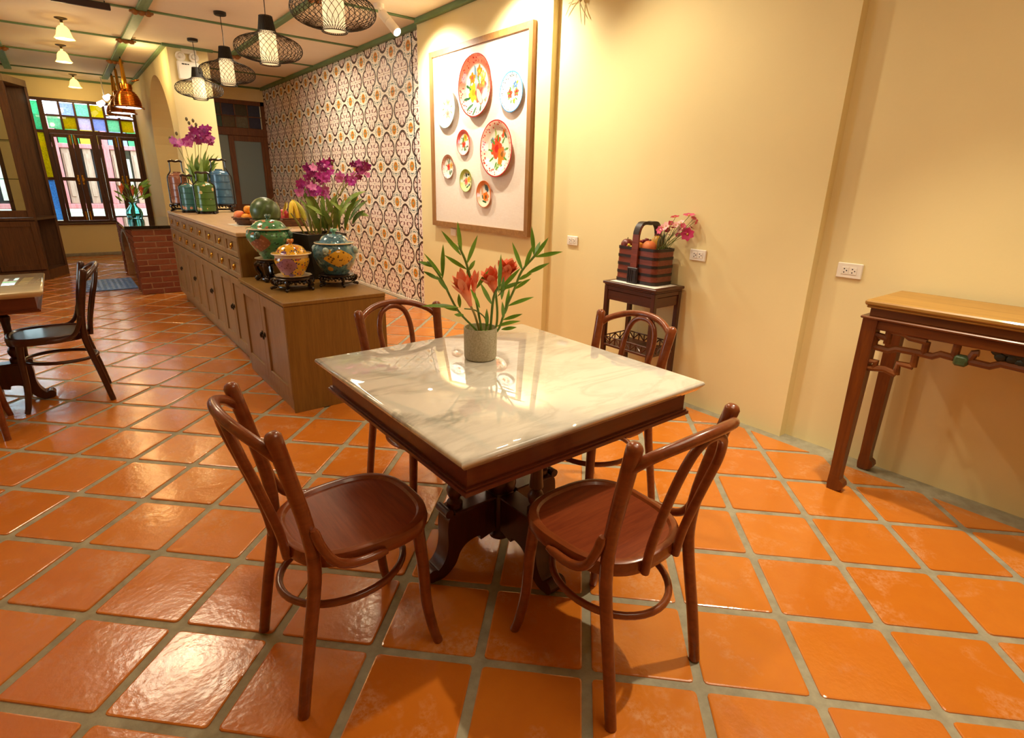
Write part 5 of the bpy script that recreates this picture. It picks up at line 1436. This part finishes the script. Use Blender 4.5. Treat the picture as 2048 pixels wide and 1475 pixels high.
tag(obj('saucer', MB().lathe([(0, 0), (.085, 0), (.112, .006), (.116, .010), (.08, .007), (0, .005)], 40, rfun=lambda a, i: 1+(.03*sin(12*a) if i in (2, 3) else 0)), M_rim, None, (*YJ, LZ+sh+2*E_)), 'white scalloped saucer under the yellow jar', 'saucer')
z0 = 0
M_yj = porcelain('yellow_porcelain', '#E2A81E', ['#B5574C', '#C97A2E', '#7A5B8C', '#D98A2C', '#4F7F6A'], ('#9C6A86', '#7C4A5E', -.055, .07, .055, .065, 1), 60, '#3A3552')
make_jar('yellow porcelain jar with lid and purple panel, nearest on the low cabinet', (*YJ, LZ+sh+.0085), .108, 0, [(.0, .0), (.066, .0), (.070, .008), (.088, .04), (.108, .085), (.110, .105), (.100, .128), (.097, .135), (.0, .135)], .140, .122, .062, M_yj, knob='#C4762E')
BJ = (1.424, 3.775); sh2 = .082
make_stand('carved_stand', 'dark carved stand with curled feet under the blue jar', (*BJ, LZ+E_), .142, sh2, rz=.9)
M_bj = porcelain('blue_porcelain', '#4F7E92', ['#5F94A8', '#7FA8B0', '#C9973A', '#5A8FA0', '#86A39A'], ('#D8A52C', '#6A4A1E', -.02, .115, .095, .062, 1), 48, '#37586A')
make_jar('blue porcelain jar with yellow panel and lid, right on the low cabinet', (*BJ, LZ+sh2+2*E_), .14, 0, [(.0, .0), (.080, .0), (.088, .01), (.122, .06), (.143, .115), (.146, .145), (.132, .18), (.122, .192), (.118, .2), (.0, .2)], .206, .130, .062, M_bj, knob='#6FAF93', handles=(.143, .165, '#9FB4AE'))
GJ = (1.118, 4.19); sh3 = .150
t = make_stand('tall_stand', 'tall dark red carved stand half hidden under the green jar', (*GJ, LZ+E_), .118, sh3, rz=.2, ringz=.12)
tag(obj('saucer', MB().lathe([(0, 0), (.085, 0), (.112, .006), (.116, .010), (.08, .007), (0, .005)], 40), M_rim, None, (*GJ, LZ+sh3+2*E_)), 'white saucer under the green jar on its tall stand', 'saucer')
M_gj = porcelain('green_porcelain', '#4F9468', ['#B0604E', '#C98A5E', '#3F7A5A', '#BE6F5A', '#5FA478'], ('#8A5A48', '#B08068', -.085, .115, .052, .060, 1), 46, '#2F5A44')
make_jar('green porcelain jar with peony panel and lid, at the back left of the low cabinet', (*GJ, LZ+sh3+.0085), .15, 0, [(.0, .0), (.062, .0), (.068, .012), (.085, .03), (.125, .085), (.152, .14), (.154, .165), (.140, .19), (.130, .198), (.0, .198)], .204, .148, .064, M_gj, knob='#4A6A68', handles=(.150, .172, '#3F6658'))

# ---------------------------------------------------------------- orchids
M_oleaf = mottle('orchid_leaf', '#70903A', '#93AE54', 7, .4)
M_oleaf2 = mottle('orchid_leaf_dark', '#4E6C2A', '#678838', 7, .4)
M_cane = plain('orchid_cane', '#8C8A3E', .5, .2, 20)
M_orch = [mottle('orchid_petal', '#A81C90', '#C83AAE', 20, .5), mottle('orchid_petal_deep', '#86126A', '#A01E80', 20, .5), mottle('orchid_petal_light', '#D060BC', '#DE88CC', 20, .5)]
M_bud = plain('orchid_bud', '#6A5A34', .5, .2)
def orchid_bloom(parent, c, nrm, R, mat):
    nrm = Vector(nrm).normalized(); a = Vector((0, 0, 1)); e1 = nrm.cross(a).normalized(); e2 = e1.cross(nrm); c = Vector(c); mb = MB()
    for th, l, w in ((90, 1, .55), (162, 1, .75), (18, 1, .75), (225, .95, .5), (315, .95, .5), (270, .7, .6)):
        th = radians(th+random.uniform(-10, 10)); d = e1*cos(th)+e2*sin(th)
        mb.leaf(c+d*R*.06, c+d*R*l+nrm*R*random.uniform(.05, .35), R*w, nrm, .06*R, 4, .15, 0, .6)
    return obj('blossom', mb, mat, parent)
def orchid(t, anchor, root_r, zpot, leaves_, clusters, buds, R, lw):
    loc = Vector(t.location)
    for (bx, by, tx, ty, dk, off) in leaves_:
        b = pd(bx, by, anchor, off*.5)-loc; q = pd(tx, ty, anchor, off)-loc
        ln = (q-b).length
        nrm = Vector((-.4+random.uniform(-.5, .5), -.6, .9))
        obj('leaf', MB().leaf(b, q, lw*random.uniform(.85, 1.15), nrm, ln*random.uniform(.06, .16), 7, .2, 0, .6), M_oleaf2 if dk else M_oleaf, t)
    for k in range(11):
        a = k*2.4; rr = root_r*sqrt((k+.5)/11)
        p0 = Vector((rr*cos(a), rr*sin(a), zpot)); p1 = p0*1.0+Vector((cos(a)*rr*.9, sin(a)*rr*.5, random.uniform(.10, .2)*root_r/.10))
        obj('cane', MB().tube(smoothpath([p0, (p0+p1)/2+Vector((0, 0, .01)), p1], 3), [.004, .006, .007, .008, .007, .006, .004], 6), M_cane, t)
    for (cx, cy, w, h, n, mi_) in clusters:
        base = Vector((random.uniform(-.03, .03), random.uniform(-.03, .03), zpot))
        top = pd(cx, cy, anchor, 0)-loc
        obj('flower_stem', MB().tube(smoothpath([base, base*.4+top*.6+Vector((0, 0, .03)), top], 5), .003, 5), M_cane, t)
        for k in range(n):
            px = cx+random.uniform(-.5, .5)*w; py = cy+random.uniform(-.5, .5)*h
            c = pd(px, py, anchor, random.uniform(-.05, .06))-loc
            orchid_bloom(t, c, (-.3+random.uniform(-.7, .7), -1, random.uniform(-.4, .5)), R*random.uniform(.85, 1.15), M_orch[(mi_+(k % 3 == 2)) % 3])
    for px, py in buds:
        c = pd(px, py, anchor, 0)-loc; obj('bud', MB().ball(c, R*.28, (1, 1, 1.5), 8, 6), M_bud, t)
PL = (1.452, 4.165)
t = thing('potted_orchid', 'purple orchid in a tapered black square planter on the low cabinet', 'potted plant', (*PL, LZ+E_))
def frus(b, tp, h, th=.014):
    q = lambda a, z: [(a, a, z), (-a, a, z), (-a, -a, z), (a, -a, z)]
    vs = q(b, 0)+q(tp, h)+q(tp-th, h)+q(tp-th-.004, h-.03)
    fs = [(3, 2, 1, 0)]+[(l*4+i, l*4+(i+1) % 4, l*4+4+(i+1) % 4, l*4+4+i) for l in range(3) for i in range(4)]+[(12, 13, 14, 15)]
    return MB().add(vs, fs)
obj('planter', frus(.085, .152, .325), plain('black_planter', '#24221F', .5, .3, 30), t, smooth=20, rot=(0, 0, .12))
sl = MB()
for k in range(60):
    a = k*2.4; r_ = .13*sqrt(k/60); sl.ball((r_*cos(a), r_*sin(a), .300+.008*sin(k*3)), .016, (1, 1, .8), 6, 4)
o = obj('bark_mulch', sl, plain('bark', '#6E4A26', .9, .35, 30), t); o['kind'] = 'stuff'
LV1 = [(640, 465, 612, 392, 0, .05), (635, 460, 596, 395, 0, .0), (650, 462, 645, 378, 0, .03), (655, 460, 640, 400, 1, .1), (645, 430, 612, 410, 0, .1), (668, 465, 672, 392, 1, .08), (680, 462, 690, 395, 0, .02), (690, 460, 722, 380, 0, .05), (700, 440, 736, 400, 1, .0), (684, 420, 733, 382, 0, .08), (672, 430, 652, 392, 0, .12),
       (700, 425, 726, 396, 0, .05), (660, 440, 630, 425, 0, .12), (705, 448, 731, 420, 1, .03), (655, 425, 676, 388, 0, .0), (648, 455, 622, 430, 1, .05), (692, 430, 660, 402, 0, .1), (676, 450, 704, 404, 0, .12), (664, 455, 646, 415, 1, .12), (710, 430, 738, 432, 0, .02), (640, 420, 604, 372, 0, -.04), (634, 440, 600, 380, 0, -.02), (640, 430, 616, 385, 0, -.06)]
orchid(t, PL, .10, .315, LV1, [(628, 350, 34, 52, 13, 1), (650, 345, 26, 50, 11, 0), (614, 376, 36, 24, 9, 2), (640, 385, 26, 22, 6, 2), (692, 356, 36, 24, 9, 2), (720, 342, 34, 40, 11, 1), (724, 330, 18, 20, 4, 1)], [(664, 326), (734, 322), (626, 326), (612, 366)], .035, .040)
PL2 = (1.275, 7.46)
t = thing('potted_orchid', 'purple orchid behind the tiffin carriers at the far counter end', 'potted plant', (*PL2, KZ+E_))
obj('flower_pot', MB().lathe([(0, 0), (.050, 0), (.064, .16), (.067, .165), (.060, .165), (.058, .14), (0, .14)], 24), plain('dark_pot', '#2A211A', .5, .2), t)
LV1 += [(650, 455, 628, 378, 0, .0), (660, 450, 655, 372, 1, .03), (672, 445, 684, 372, 0, .0), (684, 448, 700, 384, 1, .05), (694, 446, 712, 390, 0, .0), (640, 450, 606, 398, 0, .02), (648, 440, 618, 384, 0, -.03), (676, 452, 668, 408, 0, .12), (700, 440, 724, 372, 0, -.03), (664, 430, 640, 376, 0, -.05), (656, 455, 650, 420, 1, .14), (686, 455, 692, 424, 0, .14), (660, 462, 606, 410, 0, .08), (672, 460, 664, 384, 0, -.03), (682, 458, 708, 372, 0, -.02), (690, 455, 728, 404, 0, .08), (655, 450, 622, 396, 1, .02), (668, 440, 690, 410, 0, .12), (650, 450, 634, 388, 0, -.03), (678, 440, 716, 418, 1, .1), (645, 458, 608, 432, 0, .06), (698, 455, 736, 446, 0, .04)]
LV2 = [(398, 380, 372, 312, 0, .05), (402, 378, 385, 305, 0, 0), (405, 378, 398, 306, 1, .05), (408, 375, 412, 300, 0, .05), (412, 372, 430, 318, 0, .0), (415, 370, 437, 310, 1, .05), (400, 370, 369, 335, 1, .1), (405, 365, 384, 330, 0, .12), (410, 360, 428, 338, 0, .1), (416, 362, 434, 330, 0, .1), (405, 350, 392, 325, 1, .12), (402, 385, 378, 350, 0, .12), (412, 352, 420, 318, 0, .02), (400, 395, 382, 372, 0, .1), (414, 345, 438, 325, 0, .05)]
LV2 += [(404, 380, 392, 312, 0, -.04), (412, 380, 418, 308, 0, -.04), (400, 375, 378, 318, 1, .0), (416, 372, 430, 306, 1, -.03), (408, 360, 402, 314, 0, .08), (398, 368, 372, 326, 0, .04), (414, 360, 426, 330, 0, .1), (402, 385, 365, 345, 0, .08), (408, 385, 395, 318, 0, .06), (414, 382, 442, 340, 0, .06), (406, 388, 376, 325, 0, .1), (411, 385, 424, 328, 1, .08), (409, 380, 404, 322, 0, .12)]
orchid(t, PL2, .045, .15, LV2, [(395, 275, 32, 30, 10, 1), (404, 268, 24, 26, 6, 0), (420, 276, 14, 24, 4, 1), (370, 290, 20, 22, 6, 2), (350, 283, 12, 12, 3, 2), (388, 262, 14, 10, 3, 1)], [(373, 238), (386, 241), (378, 246), (392, 249), (384, 256), (340, 276), (353, 267)], .050, .052)

# ---------------------------------------------------------------- tiffin carriers
def tiffin(label, loc, R, h, col, dcol, n=4, hz=.11, taper=1.0, rz=0, knobc=None):
    t = thing('tiffin_carrier', label, 'tiffin carrier', loc, rz)
    m, g = newmat('enamel_'+col[1:], lin(col), .25, coat=.4)
    v = g.coord(); vo = g.node('ShaderNodeTexVoronoi'); vo.inputs['Scale'].default_value = 14; g.link(v, vo.inputs['Vector'])
    g.link(g.mix(g.math('LESS_THAN', vo.outputs['Distance'], .26), g.mix(g.math('MULTIPLY', g.noise(v, 9, 3), .3), lin(col), tuple(x*.6 for x in lin(col))), lin(dcol)), g.p.inputs['Base Color'])
    th = h*.86/n
    for k in range(n):
        z = k*th; a = R*(1-(1-taper)*k/n); b = R*(1-(1-taper)*(k+1)/n)
        obj('tier', MB().lathe([(0, z), (a*.96, z), (a, z+.004), (b, z+th-.010), (b*1.03, z+th-.007), (b*1.03, z+th-.001), (0, z+th-.001)], 28), m, t)
    z = n*th; b = R*taper
    obj('lid', MB().lathe([(b*1.02, z), (b*1.0, z+.008), (b*.80, z+h*.09), (b*.42, z+h*.125), (b*.40, z+h*.15), (b*.44, z+h*.16), (0, z+h*.165)], 28), m, t)
    fr_ = smoothpath([(-R-.008, 0, .0), (-R-.007, 0, h*.7), (-R*taper-.006, 0, h*.88), (-R*.70, 0, h+.0), (-R*.62, 0, h+.03), (-R*.60, 0, h+hz)], 3)
    for s_ in (1, -1):
        obj('handle_side', MB().tube([(p.x*s_, p.y, p.z) for p in fr_], .0065, 8), M_lacq, t)
    obj('handle', MB().tube(smoothpath([(-R*.72, 0, h+hz-.004), (-R*.4, 0, h+hz+.008), (0, 0, h+hz+.002), (R*.4, 0, h+hz+.008), (R*.72, 0, h+hz-.004)], 4), .012, 8), M_lacq, t)
    return t
TS_ = [((1.085, 7.50), .098, .33, '#9A5F4A', '#C08C6C', .088, 'pinkish brown enamel tiffin carrier, leftmost at the counter end', .145, .115, .92),
       ((1.125, 7.20), .083, .28, '#3F7472', '#C98E6E', .025, 'small teal enamel tiffin carrier between the brown and the green one', .11, .078, 1.0),
       ((1.235, 6.93), .096, .30, '#4A7030', '#DCC08A', .026, 'green enamel tiffin carrier with pale flowers, in front', .13, .088, 1.0),
       ((1.475, 7.28), .118, .37, '#3D688C', '#4A769A', .088, 'tall blue enamel tiffin carrier at the right', .15, .10, .84)]
for (p, R, h, c, dc, sh_, lab, sr, hz, tp_) in TS_:
    make_stand('carved_stand', 'dark carved stand under the '+lab.split(',')[0].replace('enamel ', '').replace(' between the brown and the green one', '').replace(' with pale flowers', '').replace(' at the right', ''), (*p, KZ+E_), sr, sh_, 4, .5)
    tiffin(lab, (*p, KZ+sh_+2*E_), R, h, c, dc, 4, hz, tp_, -.35)

# ---------------------------------------------------------------- fruit on the counter
M_wick = wood('woven_basket', '#4A2A16', '#74482A', .6, 'x', 30, 3, bump=.5)
def bowl(label, loc, r, h, br=.66):
    t = thing('wicker_bowl', label, 'basket', loc)
    obj('bowl', MB().lathe([(0, 0), (r*br, 0), (r*.88, h*.55), (r, h), (r*.96, h), (r*.84, h*.55), (r*br*.95, .008), (0, .008)], 30), M_wick, t)
    for k in range(4):
        z = h*(.2+.25*k); rr = r*(br+(1-br)*min(1, .15+.28*k))+.004
        obj('weave_coil', MB().tube([(rr*cos(a), rr*sin(a), z+.002*sin(16*a)) for a in [2*pi*i/48 for i in range(48)]], .0055, 6, True), M_wick, t)
    return t
B1 = (1.225, 5.165)
tag(obj('paper_sheet', MB().box(-.13, .13, -.15, .15, 0, .001), M_white, None, (B1[0]-.01, B1[1]-.01, KZ+E_), smooth=0), 'white paper under the left fruit bowl on the counter', 'paper')
bowl('shallow wicker bowl of peaches and oranges on the long counter', (*B1, KZ+.003), .122, .062)
CG_ = 'fruit in the left wicker bowl'
z = KZ+.012
fruit('peach', 'pink peach at the left of the left wicker bowl', 'peach', (B1[0]-.062, B1[1]+.02, z+.06), .047, M_peach, stem=False, group=CG_)
fruit('peach', 'pale peach at the back right of the left wicker bowl', 'peach', (B1[0]+.055, B1[1]+.035, z+.062), .042, M_peach, stem=False, group=CG_)
for dx, dy, dz, r_, lab in ((-.035, -.066, .050, .036, 'yellow orange at the front left of the left wicker bowl'), (.028, -.066, .056, .038, 'yellow orange at the front middle of the left wicker bowl'), (.088, -.02, .056, .034, 'yellow orange at the right of the left wicker bowl'), (.0, -.02, .112, .036, 'yellow orange on top of the left wicker bowl')):
    fruit('orange', lab, 'orange', (B1[0]+dx, B1[1]+dy, z+dz), r_, M_orange, stem=False, group=CG_)
B2 = (1.262, 4.765)
bowl('wicker bowl carrying the watermelon near the counter edge', (*B2, KZ+E_), .112, .065, .72)
m, g = newmat('watermelon_rind', lin('#3E5A2A'), .35, coat=.2)
v = g.coord(); sx = g.node('ShaderNodeSeparateXYZ'); g.link(v, sx.inputs[0])
an = g.math('ARCTAN2', sx.outputs[1], sx.outputs[0])
st = g.math('SINE', g.math('ADD', g.math('MULTIPLY', an, 11), g.math('MULTIPLY', g.noise(v, 18, 4), 5)))
g.link(g.ramp(st, [(.3, lin('#3A5028')), (.85, lin('#4C6536'))]), g.p.inputs['Base Color'])
wm = fruit('watermelon', 'round dark green watermelon in a wicker bowl on the counter', 'watermelon', (*B2, KZ+.125), .112, m, (1.04, 1.04, .98), True, .03, rot=(.3, .5, .4))
# rectangular tray with dragon fruit and bananas
TC = (1.47, 5.02)
t = thing('wicker_tray', 'rectangular wicker tray of dragon fruit and bananas behind the watermelon', 'basket', (*TC, KZ+E_), .05)
ox, oy = 0, 0
tm = MB().box(-.105, .105, -.15, .15, 0, .012, .003)
obj('tray_floor', tm, M_wick, t, smooth=20)
for a in ((-.118, -.104, -.16, .16), (.104, .118, -.16, .16), (-.104, .104, -.16, -.146), (-.104, .104, .146, .16)):
    obj('tray_side', MB().box(*a, .0, .058, .004), M_wick, t, smooth=20)
    obj('tray_rim', MB().box(a[0]-.003, a[1]+.003, a[2]-.003, a[3]+.003, .0585, .066, .003), M_wick, t, smooth=20)
M_drag = mottle('dragon_fruit_skin', '#B3203F', '#D0435C', 16, .4)
M_dtip = plain('dragon_fruit_scale', '#C4B03A', .5, .15)
def dragon(label, loc, s_=1.0, rot=(0, 0, 0)):
    d = thing('dragon_fruit', label, 'dragon fruit', loc, 0, 'dragon fruits in the wicker tray'); d.rotation_euler = rot
    obj('flesh', MB().ball((0, 0, 0), .045*s_, (1, 1, 1.2), 14, 9), M_drag, d)
    for k in range(14):
        a = k*2.4; zz_ = -.03+.075*k/14; r0 = .042*sqrt(max(.05, 1-(zz_/.055)**2))
        p = Vector((r0*cos(a), r0*sin(a), zz_))*s_
        ln = (.028 if k < 9 else .085)*s_
        obj('scale', MB().leaf(p, p+Vector((cos(a)*.35, sin(a)*.35, 1)).normalized()*ln, .016*s_, (cos(a), sin(a), .2), .004, 4), M_dtip if k > 7 else M_drag, d)
    return d
dragon('dragon fruit at the left front of the wicker tray', (TC[0]-.062, TC[1]-.10, KZ+.066), .9)
dragon('larger dragon fruit in the middle of the wicker tray', (TC[0]-.008, TC[1]-.022, KZ+.076), 1.08, (.1, .1, 1))
dragon('dragon fruit leaning at the back left of the wicker tray', (TC[0]-.055, TC[1]+.085, KZ+.07), .9, (-.2, -.3, 2))
bn = thing('banana_bunch', 'bunch of yellow bananas standing in the wicker tray', 'bananas', (TC[0]+.062, TC[1]-.095, KZ+.013))
M_ban = mottle('banana_skin', '#D9B81F', '#E6CB3A', 20, .45); M_bang = mottle('banana_skin_green', '#9DA83A', '#B7B84A', 14, .45)
for k in range(6):
    x = -.028+.017*k; yy = -.025+(k % 2)*.045
    p = smoothpath([(x*1.25, yy, .004), (x*1.5, yy-.022, .06), (x*1.2, yy-.012, .12), (x*.5, yy*.5+.004, .172), (x*.2, .0, .195)], 4)
    n = len(p); obj('banana', MB().tube(p, [.006, .012, .016, .0175]+[.018]*(n-9)+[.016, .012, .008, .006, .006], 8), M_ban if k < 4 else M_bang, bn)

# ---------------------------------------------------------------- glass vase on the brick counter
VP_ = (.79, 9.62)
t = thing('flower_vase', 'turquoise glass vase with red ginger flowers on the black stone counter', 'vase', (*VP_, QZ+E_))
m, g = newmat('turquoise_glass', lin('#5CC4CC'), .03, trans=1.0, ior=1.3); g.p.inputs['Base Color'].default_value = (*lin('#A8E6EA'), 1)
obj('vase', MB().lathe([(0, 0), (.085, 0), (.098, .02), (.102, .07), (.09, .12), (.052, .165), (.042, .19), (.058, .215), (.053, .215), (.037, .19), (.046, .163), (.083, .118), (.094, .07), (.09, .022), (.08, .010), (0, .010)], 30), m, t)
loc = Vector(t.location); M_gleaf = mottle('ginger_leaf', '#5C8C22', '#86B43A', 8, .4); M_gst = mottle('ginger_stem', '#5A7A2A', '#6F8A38', 8, .5)
M_gfl = mottle('ginger_flower', '#F0683A', '#F89468', 14, .5)
def ginger(parent, base, tip, R, n, mat):
    base = Vector(base); tip = Vector(tip); d = (tip-base).normalized(); a = d.orthogonal().normalized(); b = d.cross(a); L_ = (tip-base).length; mb = MB()
    mb.tube(smoothpath([base, base+d*L_*.3, base+d*L_*.55], 2), [R*.14, R*.22, R*.34, R*.40, R*.30], 8)
    for k in range(n):
        th = k*2.4; q = k/n; s_ = a*cos(th)+b*sin(th)
        p0 = base+d*L_*(.30+.25*q)+s_*R*.18; p1 = p0+d*L_*(.38+.18*random.random())+s_*R*(.75-.45*q)
        mb.leaf(p0, p1, R*.62, s_-d*.2, -.10*R, 5, .25, 0, .55)
    return obj('blossom', mb, mat, parent, smooth=60)
for px, py, bx in ((243, 374, 262), (266, 377, 266), (283, 377, 268)):
    p = pd(px, py, VP_)-loc; q = pd(px, py+14, VP_)-loc; b = Vector((random.uniform(-.02, .02), 0, .02))
    obj('stem', MB().tube(smoothpath([b, Vector((0, 0, .2))+q*.05, q], 4), .005, 6), M_gst, t)
    ginger(t, q, p+Vector((0, 0, .05)), .05, 9, M_gfl)
for k in range(26):
    x0 = random.choice([236, 246, 256, 264, 272, 282, 292]); y0 = random.uniform(372, 405)
    p = pd(265+(x0-265)*.7, y0, VP_, random.uniform(-.06, .06))-loc; q = pd(x0+(x0-265)*.35+random.uniform(-5, 5), y0-random.uniform(4, 20), VP_, random.uniform(-.08, .08))-loc
    obj('leaf', MB().leaf(p, q, .028, (-.3, -1, .3), .01, 5), M_gleaf, t)
for x0, y0 in ((231, 366), (243, 362), (254, 366), (284, 370), (296, 363), (272, 372)):
    obj('stem', MB().tube(smoothpath([Vector((0, 0, .03)), Vector((0, 0, .21)), pd(x0, y0, VP_)-loc], 5), .004, 5), M_gst, t)

# ---------------------------------------------------------------- pot of ginger on the marble table
PP = (1.170, 1.668); TZ = .7604
t = thing('flower_pot', 'cylindrical grey-beige pot of orange ginger flowers and leafy stems on the marble table', 'potted plant', (*PP, TZ))
m, g = newmat('stoneware_grey', lin('#A2977C'), .65)
g.link(g.ramp(g.noise(g.coord(), 160, 2), [(.35, lin('#A69B7C')), (.65, lin('#BDB296'))]), g.p.inputs['Base Color'])
obj('pot', MB().lathe([(0, 0), (.054, 0), (.060, .004), (.0625, .012), (.0635, .122), (.0625, .1245), (.0595, .1235), (.058, .095), (0, .095)], 40), m, t)
sl = MB()
for k in range(30):
    a = k*2.4; r_ = .05*sqrt(k/30); sl.ball((r_*cos(a), r_*sin(a), .096), .009, (1, 1, .6), 6, 4)
o = obj('moss', sl, M_gleaf, t); o['kind'] = 'stuff'
loc = Vector(t.location)
cp = lambda x, y, off=0.0: pd(820+x/4.609, 440+y/4.609, PP, off)-loc
def stem(pts, r, offs, m_=None):
    n = len(pts)
    P = [cp(x, y, offs*(i/(n-1))) for i, (x, y) in enumerate(pts)]
    P.insert(0, Vector((P[0].x*.6, P[0].y*.6, .095)))
    obj('stem', MB().tube(smoothpath(P, 4), r, 7), m_ or M_gst, t)
stem([(600, 1000), (440, 830), (300, 560), (215, 430), (160, 385)], .0042, .06)
stem([(655, 990), (600, 700), (520, 400), (470, 280), (450, 210)], .0045, -.05)
stem([(740, 1000), (770, 720), (830, 590)], .0050, .05)
stem([(820, 1000), (880, 820), (960, 640), (1030, 470), (1140, 340), (1170, 290)], .0045, -.02)
stem([(640, 1020), (600, 880), (555, 780)], .0045, .04, mottle('ginger_flower_stem', '#8A7A3A', '#9C8A48', 10, .5))
stem([(790, 1000), (805, 850), (790, 660)], .0045, -.03)
stem([(700, 1000), (690, 900), (600, 830), (500, 815)], .0025, .0)
LV = [(300, 520, 305, 240, .05), (290, 510, 140, 320, .08), (262, 545, 130, 475, .03), (220, 430, 80, 385, .06), (350, 650, 250, 520, .05),
      (460, 310, 300, 110, -.03), (470, 290, 440, 30, -.06), (455, 270, 335, 175, -.08), (512, 445, 330, 330, -.02), (528, 390, 617, 155, -.07), (545, 460, 597, 375, -.03), (542, 540, 530, 430, -.03),
      (430, 805, 125, 795, .06), (440, 832, 285, 785, .02), (490, 875, 412, 868, .06), (460, 800, 450, 685, .0),
      (618, 620, 722, 468, -.03), (748, 765, 652, 582, .06), (640, 800, 560, 640, .03),
      (820, 650, 838, 335, .08), (830, 640, 1022, 568, .10), (850, 620, 1008, 452, .05), (845, 720, 862, 530, .1), (810, 700, 880, 640, .1),
      (1032, 450, 948, 220, -.04), (1060, 425, 1130, 240, .0), (1142, 310, 1122, 75, -.05), (1160, 330, 1268, 172, -.02), (1170, 335, 1392, 293, .03), (1085, 490, 1274, 400, .0), (1010, 545, 1118, 495, .04), (975, 630, 1105, 545, .05), (1150, 315, 1196, 205, -.07),
      (918, 785, 1128, 713, .03), (868, 915, 1025, 868, .04), (815, 975, 1005, 933, .06), (850, 1005, 975, 988, .07), (880, 850, 912, 640, -.03), (712, 970, 708, 825, .06), (860, 900, 850, 760, .04)]
for k, (x0, y0, x1, y1, off) in enumerate(LV):
    a, b = cp(x0, y0, off*.6), cp(x1, y1, off)
    obj('leaf', MB().leaf(a-(b-a)*.06, b+(b-a)*.08, .014+.05*(b-a).length*.33, Vector((-.45, -.8, .35))+Vector((random.uniform(-.5, .5), 0, random.uniform(-.4, .6))), (b-a).length*random.uniform(-.03, .08), 7, .2, 0, .75), M_gleaf, t)
ginger(t, cp(560, 790, .04), cp(440, 470, .05), .050, 15, M_gfl)
ginger(t, cp(585, 690, .02), cp(602, 465, .02), .027, 9, M_gfl)
ginger(t, cp(785, 670, -.03), cp(715, 430, -.03), .052, 14, M_gfl)
ginger(t, cp(860, 590, -.05), cp(918, 350, -.05), .056, 16, M_gfl)
